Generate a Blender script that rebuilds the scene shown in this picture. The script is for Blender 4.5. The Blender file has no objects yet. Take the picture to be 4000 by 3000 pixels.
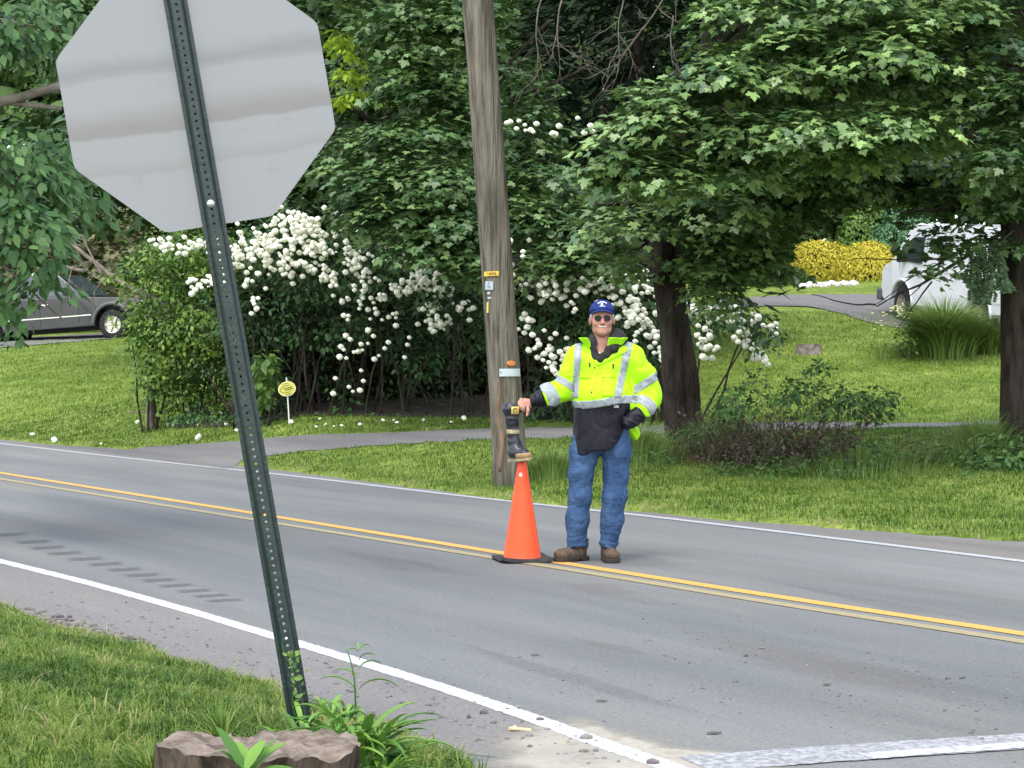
import bpy, bmesh, math, random
import numpy as np
from mathutils import Vector, noise
R = math.radians
rng = np.random.default_rng(7)
random.seed(7)
sc = bpy.context.scene
C = sc.collection

# ------------------------------------------------------------------ camera
F = 7800.0; CAMH = 1.43; PITCH = math.atan(100.0 / F)
cam_d = bpy.data.cameras.new('camera'); cam = bpy.data.objects.new('camera', cam_d); C.objects.link(cam)
cam.location = (0, 0, CAMH); cam.rotation_euler = (R(90) - PITCH, 0, 0)
cam_d.sensor_width = 36; cam_d.lens = 36 * F / 4000; cam_d.clip_end = 3000; cam_d.clip_start = 0.1
sc.camera = cam
# ------------------------------------------------------------------ world + sun (thin bright overcast)
W = bpy.data.worlds.new('World'); sc.world = W; W.use_nodes = True
nt = W.node_tree; bg = nt.nodes['Background']
sky = nt.nodes.new('ShaderNodeTexSky'); sky.sky_type = 'NISHITA'; sky.sun_disc = False
SUN_EL, SUN_AZ = R(64), R(200)          # azimuth clockwise from +Y: from behind the camera, left
sky.sun_elevation = SUN_EL; sky.sun_rotation = SUN_AZ
sky.air_density = 1.0; sky.dust_density = 2.0; sky.ozone_density = 0.6
bw = nt.nodes.new('ShaderNodeRGBToBW'); mxw = nt.nodes.new('ShaderNodeMix'); mxw.data_type = 'RGBA'; mxw.inputs[0].default_value = .6; nt.links.new(sky.outputs[0], bw.inputs[0]); nt.links.new(sky.outputs[0], mxw.inputs[6]); nt.links.new(bw.outputs[0], mxw.inputs[7]); nt.links.new(mxw.outputs[2], bg.inputs[0])   # thin cloud: the sky loses much of its blue
sun_d = bpy.data.lights.new('sun', 'SUN'); sun_d.energy = 0.95; sun_d.angle = R(24); sun_d.color = (1, 0.95, 0.87)
sun = bpy.data.objects.new('sun', sun_d); C.objects.link(sun)
sdir = Vector((math.sin(SUN_AZ) * math.cos(SUN_EL), math.cos(SUN_AZ) * math.cos(SUN_EL), math.sin(SUN_EL)))
sun.rotation_euler = sdir.to_track_quat('Z', 'Y').to_euler(); sun.location = (-10, -10, 30)
vs = sc.view_settings; sc.display_settings.display_device = 'sRGB'
vs.view_transform = 'Standard'; vs.look = 'None'; vs.gamma = 1; vs.use_curve_mapping = False; vs.exposure = -0.45

# ------------------------------------------------------------------ helpers
def P(u, v, D):
    """world point seen at photo coordinates (u, v) at the distance D ahead of the camera"""
    xc, yc = (u - 2000) / F, (1500 - v) / F
    ca, sa = math.cos(PITCH), math.sin(PITCH)
    dy, dz = ca + yc * sa, yc * ca - sa
    t = D / dy
    return np.array([xc * t, D, CAMH + dz * t])
def G(u, v, z=0.0):
    xc, yc = (u - 2000) / F, (1500 - v) / F
    ca, sa = math.cos(PITCH), math.sin(PITCH)
    dy, dz = ca + yc * sa, yc * ca - sa
    t = (z - CAMH) / dz
    return np.array([xc * t, dy * t, z])
def tag(o, label=None, cat=None, group=None, kind=None):
    if label: o['label'] = label
    if cat: o['category'] = cat
    if group: o['group'] = group
    if kind: o['kind'] = kind
    return o
def empty(name, loc, label, cat, group=None, rz=0.0):
    o = bpy.data.objects.new(name, None); C.objects.link(o); o.location = tuple(loc); o.rotation_euler = (0, 0, rz)
    o.empty_display_size = 0.1
    return tag(o, label, cat, group)
def link(name, me, mat=None, parent=None, world=False):
    o = bpy.data.objects.new(name, me); C.objects.link(o)
    if mat is not None and len(me.materials) == 0: me.materials.append(mat)
    if parent is not None:
        o.parent = parent
        if world: o.location = -parent.location      # mesh built in world coordinates under an unrotated Empty
    return o
def np_mesh(name, verts, faces, smooth=False, tint=None):
    """faces: (M,k) int array"""
    verts = np.asarray(verts, dtype=np.float32); faces = np.asarray(faces, dtype=np.int32)
    me = bpy.data.meshes.new(name); n, (m, k) = len(verts), faces.shape
    me.vertices.add(n); me.vertices.foreach_set('co', verts.ravel())
    me.loops.add(m * k); me.loops.foreach_set('vertex_index', faces.ravel())
    me.polygons.add(m); me.polygons.foreach_set('loop_start', np.arange(0, m * k, k, dtype=np.int32))
    me.update(calc_edges=True)
    if smooth: me.polygons.foreach_set('use_smooth', np.ones(m, dtype=bool))
    if tint is not None:
        at = me.attributes.new('tint', 'FLOAT', 'POINT'); at.data.foreach_set('value', np.asarray(tint, dtype=np.float32))
    me.validate()
    return me
class MB:
    """collects simple shapes into ONE mesh"""
    def __init__(s): s.v = []; s.f = []
    def add(s, vs_, fs_):
        b = len(s.v); s.v += [tuple(map(float, q)) for q in vs_]; s.f += [tuple(b + i for i in f) for f in fs_]
    def box(s, c, d, rot=None):
        vs_ = [Vector((sx * d[0] / 2, sy * d[1] / 2, sz * d[2] / 2)) for sx in (-1, 1) for sy in (-1, 1) for sz in (-1, 1)]
        if rot is not None: vs_ = [rot @ q for q in vs_]
        vs_ = [q + Vector(c) for q in vs_]
        s.add(vs_, [(0, 1, 3, 2), (4, 6, 7, 5), (0, 4, 5, 1), (2, 3, 7, 6), (0, 2, 6, 4), (1, 5, 7, 3)])
    def tube(s, pts, rad, n=8, cap=True, rough=0.0):
        pts = [Vector(tuple(map(float, p))) for p in pts]; rings = []; up = Vector((0.13, 0.2, 1)).normalized(); prev = None
        for i, p in enumerate(pts):
            t = (pts[min(i + 1, len(pts) - 1)] - pts[max(i - 1, 0)]).normalized()
            a = t.cross(prev if prev is not None else Vector((0.31, 0.9, 0.2))).normalized() if prev is None else (prev - t * prev.dot(t)).normalized()
            if prev is None: a = t.cross(Vector((0.31, 0.9, 0.2))).normalized()
            prev = a; b = t.cross(a); r = rad[i] if hasattr(rad, '__len__') else rad
            rings.append([p + (a * math.cos(2 * math.pi * k / n) + b * math.sin(2 * math.pi * k / n)) * r * (1 + rough * (random.random() - .5)) for k in range(n)])
        vs_ = [q for r_ in rings for q in r_]; fs_ = []
        for i in range(len(pts) - 1):
            for k in range(n):
                k2 = (k + 1) % n; fs_.append((i * n + k, i * n + k2, (i + 1) * n + k2, (i + 1) * n + k))
        if cap: fs_.append(tuple(range(n))[::-1]); fs_.append(tuple((len(pts) - 1) * n + k for k in range(n)))
        s.add(vs_, fs_)
    def lathe(s, prof, n=24, c=(0, 0, 0), axis='z'):
        vs_ = []
        for r, z in prof:
            for k in range(n):
                a = 2 * math.pi * k / n
                q = (r * math.cos(a), r * math.sin(a), z)
                if axis == 'y': q = (q[0], q[2], q[1])
                if axis == 'x': q = (q[2], q[0], q[1])
                vs_.append((q[0] + c[0], q[1] + c[1], q[2] + c[2]))
        fs_ = [(i * n + k, i * n + (k + 1) % n, (i + 1) * n + (k + 1) % n, (i + 1) * n + k) for i in range(len(prof) - 1) for k in range(n)]
        s.add(vs_, fs_)
    def prism(s, poly, y0, y1):
        """outline in x,z extruded along y"""
        n = len(poly); vs_ = [(x, y0, z) for x, z in poly] + [(x, y1, z) for x, z in poly]
        s.add(vs_, [tuple(range(n)), tuple(range(n, 2 * n))[::-1]] + [(i, i + n, (i + 1) % n + n, (i + 1) % n) for i in range(n)])
    def mesh(s, name, smooth=False):
        me = bpy.data.meshes.new(name); me.from_pydata(s.v, [], s.f); me.update()
        b = bmesh.new(); b.from_mesh(me); bmesh.ops.recalc_face_normals(b, faces=b.faces); b.to_mesh(me); b.free()
        if smooth: me.polygons.foreach_set('use_smooth', np.ones(len(me.polygons), dtype=bool))
        return me
    def build(s, name, mat, parent=None, smooth=False, world=False, bevel=0):
        o = link(name, s.mesh(name, smooth), mat, parent, world)
        if bevel:
            m = o.modifiers.new('bevel', 'BEVEL'); m.width = bevel; m.segments = 2; m.limit_method = 'ANGLE'
        return o

# ------------------------------------------------------------------ materials
def mat(name, col, rough=0.8, metal=0.0, spec=0.3, noise_=None, bump=None, col2=None, scale=(1, 1, 1), coord='Object', trans=0.0, tint=None, detail=6):
    """col2/noise_: second colour mixed in by a noise of that scale; bump: (scale, strength); tint: per-leaf variation colour"""
    m = bpy.data.materials.new(name); m.use_nodes = True; t = m.node_tree; b = t.nodes['Principled BSDF']
    b.inputs['Roughness'].default_value = rough; b.inputs['Metallic'].default_value = metal; b.inputs['Specular IOR Level'].default_value = spec
    b.inputs['Base Color'].default_value = (*col, 1); out = None
    tc = t.nodes.new('ShaderNodeTexCoord'); mp = t.nodes.new('ShaderNodeMapping'); mp.inputs['Scale'].default_value = scale
    t.links.new(tc.outputs[coord], mp.inputs[0])
    rgb = t.nodes.new('ShaderNodeRGB'); rgb.outputs[0].default_value = (*col, 1); out = rgb.outputs[0]
    if col2 is not None:
        n = t.nodes.new('ShaderNodeTexNoise'); n.inputs['Scale'].default_value = noise_ or 5; n.inputs['Detail'].default_value = detail; n.inputs['Roughness'].default_value = 0.62
        t.links.new(mp.outputs[0], n.inputs['Vector'])
        r = t.nodes.new('ShaderNodeValToRGB'); r.color_ramp.elements[0].position = 0.38; r.color_ramp.elements[1].position = 0.62
        r.color_ramp.elements[0].color = (*col, 1); r.color_ramp.elements[1].color = (*col2, 1)
        t.links.new(n.outputs['Fac'], r.inputs[0]); out = r.outputs[0]
    if tint is not None:
        a = t.nodes.new('ShaderNodeAttribute'); a.attribute_name = 'tint'
        mx = t.nodes.new('ShaderNodeMix'); mx.data_type = 'RGBA'; t.links.new(a.outputs['Fac'], mx.inputs[0]); t.links.new(out, mx.inputs[6]); mx.inputs[7].default_value = (*tint, 1); out = mx.outputs[2]
    t.links.new(out, b.inputs['Base Color'])
    if bump:
        n = t.nodes.new('ShaderNodeTexNoise'); n.inputs['Scale'].default_value = bump[0]; n.inputs['Detail'].default_value = 8
        t.links.new(mp.outputs[0], n.inputs['Vector'])
        bp = t.nodes.new('ShaderNodeBump'); bp.inputs['Strength'].default_value = bump[1]; bp.inputs['Distance'].default_value = bump[2] if len(bump) > 2 else 0.02
        t.links.new(n.outputs['Fac'], bp.inputs['Height']); t.links.new(bp.outputs[0], b.inputs['Normal'])
    if trans:
        tr = t.nodes.new('ShaderNodeBsdfTranslucent'); t.links.new(out, tr.inputs[0])
        ms = t.nodes.new('ShaderNodeMixShader'); ms.inputs[0].default_value = trans
        t.links.new(b.outputs[0], ms.inputs[1]); t.links.new(tr.outputs[0], ms.inputs[2]); t.links.new(ms.outputs[0], t.nodes['Material Output'].inputs[0])
    return m
M = {}
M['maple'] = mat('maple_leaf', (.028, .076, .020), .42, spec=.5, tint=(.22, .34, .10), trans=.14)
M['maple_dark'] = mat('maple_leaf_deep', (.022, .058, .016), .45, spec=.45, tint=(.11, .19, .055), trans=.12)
M['broadleaf'] = mat('pointed_leaf', (.032, .085, .024), .5, spec=.3, tint=(.085, .17, .045), trans=.18)
M['shrub'] = mat('shrub_leaf', (.045, .11, .018), .5, spec=.35, tint=(.18, .29, .045), trans=.25)
M['vib'] = mat('viburnum_leaf', (.022, .055, .018), .5, spec=.3, tint=(.06, .13, .035), trans=.12)
M['woods'] = mat('woodland_leaf', (.018, .042, .011), .6, spec=.2, tint=(.085, .15, .035), trans=.2)
M['lime'] = mat('lime_leaf', (.26, .42, .03), .5, spec=.3, tint=(.42, .52, .05), trans=.3)
M['olive'] = mat('olive_leaf', (.09, .11, .045), .7, spec=.2, tint=(.17, .15, .08), trans=.15)
M['conifer'] = mat('conifer_needle', (.010, .018, .010), .8, spec=.1, tint=(.018, .032, .014))
M['gold'] = mat('golden_foliage', (.34, .30, .03), .7, spec=.1, tint=(.58, .50, .07), trans=.2)
M['bluegreen'] = mat('bluegreen_foliage', (.07, .16, .07), .6, spec=.2, tint=(.13, .26, .13), trans=.2)
M['bramble'] = mat('bramble_leaf', (.05, .11, .03), .6, spec=.3, tint=(.10, .19, .05), trans=.2)
M['brownleaf'] = mat('dry_twig_leaf', (.075, .055, .04), .8, spec=.1, tint=(.13, .09, .065))
M['petal'] = mat('snowball_petal', (.78, .79, .60), .7, spec=.2, noise_=60, col2=(.88, .87, .74), bump=(90, .5, .01))
M['bark'] = mat('dark_bark', (.018, .014, .011), .95, spec=.1, noise_=9, col2=(.052, .042, .034), scale=(1, 1, .25), bump=(14, 1, .04))
M['twig'] = mat('grey_twig', (.13, .11, .09), .9, spec=.1, noise_=9, col2=(.22, .19, .16))
M['grass'] = mat('grass_blade', (.085, .165, .015), .6, spec=.2, tint=(.25, .32, .085), trans=.25)
M['grassnear'] = mat('grass_blade_near', (.065, .145, .014), .55, spec=.25, tint=(.27, .33, .085), trans=.3)
M['tallgrass'] = mat('tall_grass_blade', (.10, .18, .04), .55, spec=.3, tint=(.27, .37, .10), trans=.25)
M['weed'] = mat('weed_leaf', (.05, .14, .02), .5, spec=.35, tint=(.19, .34, .05), trans=.25)
M['soil'] = mat('soil', (.022, .018, .012), .95, noise_=6, col2=(.05, .04, .026), bump=(30, .8))
M['stone'] = mat('pale_stone', (.42, .38, .33), .85, noise_=8, col2=(.62, .58, .52), bump=(20, .5))
def grass_ramp(m, stops):
    t = m.node_tree; a = next(n for n in t.nodes if n.type == 'ATTRIBUTE'); r = t.nodes.new('ShaderNodeValToRGB'); e = r.color_ramp.elements
    while len(e) < len(stops): e.new(.5)
    for q, (p_, c_) in zip(e, stops): q.position = p_; q.color = (*c_, 1)
    t.links.new(a.outputs['Fac'], r.inputs[0]); t.links.new(r.outputs[0], t.nodes['Principled BSDF'].inputs['Base Color'])
    for n in t.nodes:
        if n.type == 'BSDF_TRANSLUCENT': t.links.new(r.outputs[0], n.inputs[0])
grass_ramp(M['grass'], [(0, (.035, .082, .009)), (.45, (.088, .155, .020)), (.8, (.19, .255, .06)), (1, (.28, .26, .12))])
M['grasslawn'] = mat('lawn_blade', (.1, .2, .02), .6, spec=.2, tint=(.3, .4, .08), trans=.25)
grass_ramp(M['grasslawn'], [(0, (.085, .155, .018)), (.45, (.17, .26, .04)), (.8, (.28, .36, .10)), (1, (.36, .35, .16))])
grass_ramp(M['grassnear'], [(0, (.024, .062, .008)), (.4, (.075, .145, .015)), (.75, (.19, .255, .05)), (1, (.34, .29, .15))])
M['glass'] = mat('dark_glass', (.03, .045, .05), .08, spec=.8)
M['tyre'] = mat('tyre_rubber', (.02, .02, .02), .85, bump=(40, .4))
M['blackplastic'] = mat('black_plastic', (.022, .023, .025), .55)

# ------------------------------------------------------------------ terrain height field
def px(l, k=4000 / 2212): return [(a * k, b * k) for a, b in l]
FAR_EDGE = px([(-500, 868), (-200, 915), (0, 950), (120, 962), (290, 972), (490, 1003), (640, 1022), (900, 1055), (1100, 1083), (1210, 1093), (1400, 1108), (1560, 1124), (1800, 1142), (2000, 1157), (2212, 1172), (2700, 1215)])
NEAR_EDGE = px([(-500, 1175), (-250, 1235), (0, 1303), (100, 1345), (200, 1372), (330, 1402), (430, 1440), (540, 1466), (620, 1488), (720, 1530), (850, 1572), (1000, 1628), (1060, 1668), (1100, 1760), (1090, 1900), (1000, 2200), (700, 2900)])
far_w = [G(u, v)[:2] for u, v in FAR_EDGE]; near_w = [G(u, v)[:2] for u, v in NEAR_EDGE]
d0 = far_w[0] - far_w[1]; far_w = [far_w[0] + d0 / np.linalg.norm(d0) * 400] + far_w
d1 = far_w[-1] - far_w[-2]; far_w.append(far_w[-1] + d1 / np.linalg.norm(d1) * 60)
d0 = near_w[0] - near_w[1]; near_w = [near_w[0] + d0 / np.linalg.norm(d0) * 400] + near_w
near_w.append(np.array([-2.0, -20.0]))
def sdist(poly, X, Y):
    """signed distance to an open polyline (positive on its left side when walking along)"""
    best = np.full(X.shape, 1e9); sg = np.ones(X.shape)
    for a, b in zip(poly[:-1], poly[1:]):
        ab = b - a; L = ab @ ab
        t = np.clip(((X - a[0]) * ab[0] + (Y - a[1]) * ab[1]) / L, 0, 1)
        dx, dy = X - a[0] - t * ab[0], Y - a[1] - t * ab[1]; d = np.hypot(dx, dy)
        cr = ab[0] * (Y - a[1]) - ab[1] * (X - a[0])
        m = d < best - 1e-9; best = np.where(m, d, best); sg = np.where(m, np.sign(cr), sg)
    return best * sg
CTRL = [(0, 1740, 34), (0, 1560, 44), (0, 1372, 55), (500, 1325, 58), (250, 1450, 49), (-600, 1400, 56), (-700, 1600, 45),
        (600, 1640, 34), (900, 1480, 44), (1130, 1648, 30.5), (1500, 1645, 31), (1900, 1685, 28.6), (1900, 1662, 30.2), (1300, 1715, 28.8), (1990, 1845, 21.5),
        (2300, 1690, 28.4), (2667, 1735, 24), (3000, 1870, 21.5), (3000, 1662, 29), (3600, 1800, 23), (3950, 1725, 23), (4300, 1700, 23), (3600, 1657, 29), (3600, 1640, 30.2),
        (2500, 1950, 20), (3300, 1500, 33), (3100, 1380, 35.5), (3650, 1372, 35), (3510, 1267, 41), (3830, 1315, 37.5), (4300, 1350, 37), (4300, 1600, 29), (3150, 1218, 42), (3150, 1166, 45), (2950, 1160, 46), (3200, 1085, 49.5),
        (3900, 1085, 49), (2500, 1330, 40), (1500, 1400, 42), (700, 1380, 52), (0, 1270, 75), (1000, 1270, 75), (2000, 1220, 75), (3000, 1060, 75), (4000, 950, 75), (5000, 950, 75), (-1500, 1300, 75),
        (2500, 1500, 34), (1500, 1530, 35)]
cp = np.array([P(*c) for c in CTRL]); cp = np.vstack([cp, [[-60, 60, .8], [60, 60, 4], [40, 25, 1.2], [60, 120, 7], [-60, 120, 4], [0, 120, 6]]])
def tps(r2): return 0.5 * r2 * np.log(r2 + 1e-9)
_n = len(cp); _A = np.zeros((_n + 3, _n + 3))
_d = ((cp[:, None, :2] - cp[None, :, :2]) ** 2).sum(-1); _A[:_n, :_n] = tps(_d) + np.eye(_n) * 1.5
_A[:_n, _n:] = np.c_[np.ones(_n), cp[:, :2]]; _A[_n:, :_n] = _A[:_n, _n:].T
_w = np.linalg.solve(_A, np.r_[cp[:, 2], 0, 0, 0])
def sstep(x, a, b): t = np.clip((x - a) / (b - a), 0, 1); return t * t * (3 - 2 * t)
def vnoise(X, Y, s, seed=0):
    r = np.random.default_rng(seed); out = np.zeros(X.shape)
    for i in range(7):
        a = r.uniform(0, 2 * np.pi); k = 2 * np.pi / s * r.uniform(.6, 2.2); out += np.sin(k * (X * np.cos(a) + Y * np.sin(a)) + r.uniform(0, 6.3) + 1.5 * np.sin(k * .6 * (X * np.sin(a) - Y * np.cos(a)) + i))
    return out / 7
def H(X, Y):
    X = np.asarray(X, float); Y = np.asarray(Y, float); sh = X.shape; X = X.ravel(); Y = Y.ravel()
    z = np.zeros(X.shape)
    for i in range(0, len(X), 20000):
        x, y = X[i:i + 20000], Y[i:i + 20000]
        xc, yc = np.clip(x, -62, 62), np.clip(y, 5, 122)
        r2 = (xc[:, None] - cp[None, :, 0]) ** 2 + (yc[:, None] - cp[None, :, 1]) ** 2
        z[i:i + 20000] = tps(r2) @ _w[:_n] + _w[_n] + _w[_n + 1] * xc + _w[_n + 2] * yc
    z = np.clip(z, .04, 12)
    sf = sdist(far_w, X, Y) + .10 * vnoise(X, Y, .9, 3) + .05 * vnoise(X, Y, .3, 4)
    sn = -sdist(near_w, X, Y) + .06 * vnoise(X, Y, .5, 5) + .03 * vnoise(X, Y, .15, 6)
    zf = z * sstep(sf, 0, 2.6) + .035 * sstep(sf, 0, .2) + .012 * vnoise(X, Y, .8, 8)
    zn = .25 * sstep(sn, 0, 1.5) + .02 * sstep(sn, 0, .12) + .01 * vnoise(X, Y, .5, 9)
    out = np.where(sf > 0, zf, np.where(sn > 0, zn, -.03))
    out = np.where((sf > -.12) & (sf <= 0), -.03 - .03 * sf / .12 * 0, out)
    return out.reshape(sh)
def Hs(x, y): return float(H(np.array([x]), np.array([y]))[0])
def ground_at(u, v, D0=6, D1=80):
    """where the ground is seen at photo coordinates (u,v)"""
    Ds = np.linspace(D0, D1, 900); pts = np.array([P(u, v, d) for d in Ds]); h = H(pts[:, 0], pts[:, 1]); k = np.argmax(h >= pts[:, 2])
    p = pts[k].copy(); p[2] = h[k]; return p
def on(u, D):
    """ground point at photo column u, distance D"""
    x = P(u, 1500, D)[0]; return np.array([x, D, Hs(x, D)])
def axis_pts(parts):
    out = []
    for a, b, st in parts: out += list(np.arange(a, b, st))
    return np.array(out + [parts[-1][1]])
xs = axis_pts([(-400, -60, 20), (-60, -22, 1.2), (-22, -6, .16), (-6, 2, .08), (2, 14, .16), (14, 30, 1), (30, 400, 18)])
ys = axis_pts([(-60, 3, 3), (3, 12, .08), (12, 36, .13), (36, 60, .4), (60, 120, 2.5), (120, 600, 30)])
GX, GY = np.meshgrid(xs, ys, indexing='ij'); GZ = H(GX, GY)
nx, ny = GX.shape; idx = np.arange(nx * ny).reshape(nx, ny)
fc = np.stack([idx[:-1, :-1], idx[1:, :-1], idx[1:, 1:], idx[:-1, 1:]], -1).reshape(-1, 4)

def lawn_material():
    m = bpy.data.materials.new('lawn'); m.use_nodes = True; t = m.node_tree; b = t.nodes['Principled BSDF']; b.inputs['Roughness'].default_value = .85; b.inputs['Specular IOR Level'].default_value = .15
    tc = t.nodes.new('ShaderNodeTexCoord')
    def nz(scale, det=6, sc3=None):
        n = t.nodes.new('ShaderNodeTexNoise'); n.inputs['Scale'].default_value = scale; n.inputs['Detail'].default_value = det; n.inputs['Roughness'].default_value = .65
        if sc3:
            mp = t.nodes.new('ShaderNodeMapping'); mp.inputs['Scale'].default_value = sc3; mp.inputs['Rotation'].default_value = (0, 0, R(8)); t.links.new(tc.outputs['Object'], mp.inputs[0]); t.links.new(mp.outputs[0], n.inputs['Vector'])
        else: t.links.new(tc.outputs['Object'], n.inputs['Vector'])
        return n
    def ramp(n, a, b_, p0=.35, p1=.65):
        r = t.nodes.new('ShaderNodeValToRGB'); r.color_ramp.elements[0].color = (*a, 1); r.color_ramp.elements[1].color = (*b_, 1); r.color_ramp.elements[0].position = p0; r.color_ramp.elements[1].position = p1
        t.links.new(n.outputs['Fac'], r.inputs[0]); return r
    r1 = ramp(nz(.5, 8, (1, 2.2, 1)), (.11, .18, .022), (.22, .285, .06), .36, .62)
    r2 = ramp(nz(14, 8), (.45, .45, .45), (1.25, 1.25, 1.25), .3, .7)
    r3 = ramp(nz(3, 8), (.7, .75, .7), (1.15, 1.1, 1.0), .35, .65)
    def mul(a, c):
        x = t.nodes.new('ShaderNodeMix'); x.data_type = 'RGBA'; x.blend_type = 'MULTIPLY'; x.inputs[0].default_value = 1; t.links.new(a, x.inputs[6]); t.links.new(c, x.inputs[7]); return x.outputs[2]
    t.links.new(mul(mul(r1.outputs[0], r2.outputs[0]), r3.outputs[0]), b.inputs['Base Color'])
    bp = t.nodes.new('ShaderNodeBump'); bp.inputs['Strength'].default_value = .7; bp.inputs['Distance'].default_value = .05; t.links.new(nz(22, 6).outputs['Fac'], bp.inputs['Height']); t.links.new(bp.outputs[0], b.inputs['Normal'])
    return m
M['lawn'] = lawn_material()
ground = tag(link('ground', np_mesh('ground', np.c_[GX.ravel(), GY.ravel(), GZ.ravel()], fc, True), M['lawn']), kind='structure')

# ------------------------------------------------------------------ road, driveways, markings
def asphalt(name, c1, c2, dust=None, stain=.5):
    m = bpy.data.materials.new(name); m.use_nodes = True; t = m.node_tree; b = t.nodes['Principled BSDF']; b.inputs['Roughness'].default_value = .82; b.inputs['Specular IOR Level'].default_value = .3
    tc = t.nodes.new('ShaderNodeTexCoord')
    mp = t.nodes.new('ShaderNodeMapping'); mp.inputs['Rotation'].default_value = (0, 0, R(-31.7)); t.links.new(tc.outputs['Object'], mp.inputs[0])
    mp2 = t.nodes.new('ShaderNodeMapping'); mp2.inputs['Scale'].default_value = (1, .12, 1); t.links.new(mp.outputs[0], mp2.inputs[0])   # streaks along the lanes
    def nz(s, v, d=8, r=.6):
        n = t.nodes.new('ShaderNodeTexNoise'); n.inputs['Scale'].default_value = s; n.inputs['Detail'].default_value = d; n.inputs['Roughness'].default_value = r; t.links.new(v, n.inputs['Vector']); return n.outputs['Fac']
    def ramp(f, a, b_, p0, p1):
        r = t.nodes.new('ShaderNodeValToRGB'); r.color_ramp.elements[0].color = (*a, 1); r.color_ramp.elements[1].color = (*b_, 1); r.color_ramp.elements[0].position = p0; r.color_ramp.elements[1].position = p1
        t.links.new(f, r.inputs[0]); return r.outputs[0]
    def mix(a, c, mode='MULTIPLY', f=1):
        x = t.nodes.new('ShaderNodeMix'); x.data_type = 'RGBA'; x.blend_type = mode; t.links.new(a, x.inputs[6]); t.links.new(c, x.inputs[7])
        if isinstance(f, float) or isinstance(f, int): x.inputs[0].default_value = f
        else: t.links.new(f, x.inputs[0])
        return x.outputs[2]
    base = ramp(nz(.7, mp2.outputs[0]), c1, c2, .35, .65)
    base = mix(base, ramp(nz(160, tc.outputs['Object'], 4, .8), (.62, .62, .62), (1.35, 1.35, 1.35), .3, .7))
    base = mix(base, ramp(nz(45, tc.outputs['Object'], 5, .7), (.80, .80, .80), (1.18, 1.18, 1.18), .36, .64))
    base = mix(base, ramp(nz(.35, mp2.outputs[0], 4, .5), (.84, .845, .86), (1.12, 1.11, 1.10), .38, .6))
    base = mix(base, ramp(nz(2.5, mp2.outputs[0], 10, .7), (.86, .86, .88), (1.1, 1.08, 1.05), .3, .7))
    if dust: base = mix(base, ramp(nz(1.2, mp2.outputs[0], 10, .7), (1, 1, 1), dust, .52, .72))
    t.links.new(base, b.inputs['Base Color'])
    bp = t.nodes.new('ShaderNodeBump'); bp.inputs['Strength'].default_value = .35; bp.inputs['Distance'].default_value = .01; t.links.new(nz(120, tc.outputs['Object'], 4, .8), bp.inputs['Height']); t.links.new(bp.outputs[0], b.inputs['Normal'])
    return m
ASP1, ASP2 = (.110, .117, .116), (.146, .153, .150)
M['asphalt'] = asphalt('asphalt', ASP1, ASP2, (1.22, 1.10, .98))
M['drive'] = asphalt('driveway_asphalt', (.122, .120, .117), (.165, .160, .155), (1.15, 1.08, 1.0))
M['shoulder'] = asphalt('dusty_shoulder', (.135, .131, .124), (.172, .166, .156), (1.1, 1.05, .97))
def ribbon(left, right, z, n_sub=1):
    v = []; f = []
    for a, b in zip(left, right): v += [(a[0], a[1], z), (b[0], b[1], z)]
    for i in range(len(left) - 1): f.append((2 * i, 2 * i + 1, 2 * i + 3, 2 * i + 2))
    return v, f
mb = MB(); mb.add([(-400, -60, 0), (400, -60, 0), (400, 600, 0), (-400, 600, 0)], [(0, 1, 2, 3)])
# the paved sheet reaches a little under the verge on both sides
def offset(poly, d):
    out = []
    for i, p in enumerate(poly):
        t = poly[min(i + 1, len(poly) - 1)] - poly[max(i - 1, 0)]; t = t / np.linalg.norm(t); out.append(p + d * np.array([-t[1], t[0]]))
    return out
fw = offset(far_w, .8)
rv = [(p[0], p[1], 0.0) for p in fw] + [(60.0, -60.0, 0.0), (-60.0, -60.0, 0.0), (-320.0, 60.0, 0.0)]
mb = MB(); mb.add(rv, [tuple(range(len(rv)))])
road = tag(mb.build('road', M['asphalt']), kind='structure')
def smooth_line(pts, n=90):
    pts = np.array(pts, float); t = np.linspace(0, 1, len(pts)); tt = np.linspace(0, 1, n)
    x = np.interp(tt, t, pts[:, 0]); y = np.interp(tt, t, pts[:, 1]); k = np.hanning(9); k /= k.sum()
    for _ in range(2):
        xp = np.r_[2 * x[0] - x[4:0:-1], x, 2 * x[-1] - x[-2:-6:-1]]; yp = np.r_[2 * y[0] - y[4:0:-1], y, 2 * y[-1] - y[-2:-6:-1]]
        x = np.convolve(xp, k, 'valid'); y = np.convolve(yp, k, 'valid')
    return [np.array(q) for q in zip(x, y)]
def paint(name, col, worn, wear=.5):
    m = bpy.data.materials.new(name); m.use_nodes = True; t = m.node_tree; b = t.nodes['Principled BSDF']; b.inputs['Roughness'].default_value = .7
    tc = t.nodes.new('ShaderNodeTexCoord'); n = t.nodes.new('ShaderNodeTexNoise'); n.inputs['Scale'].default_value = 30; n.inputs['Detail'].default_value = 10; n.inputs['Roughness'].default_value = .8; t.links.new(tc.outputs['Object'], n.inputs['Vector'])
    r = t.nodes.new('ShaderNodeValToRGB'); r.color_ramp.elements[0].color = (*worn, 1); r.color_ramp.elements[1].color = (*col, 1); r.color_ramp.elements[0].position = wear - .08; r.color_ramp.elements[1].position = wear + .04
    t.links.new(n.outputs['Fac'], r.inputs[0]); t.links.new(r.outputs[0], b.inputs['Base Color']); return m
M['white'] = paint('white_road_paint', (.42, .425, .425), (.22, .22, .225), .46)
M['white_far'] = paint('thin_white_paint', (.33, .34, .35), (.20, .205, .21), .45)
M['white_worn'] = paint('worn_white_paint', (.32, .325, .33), (.16, .16, .165), .53)
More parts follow.
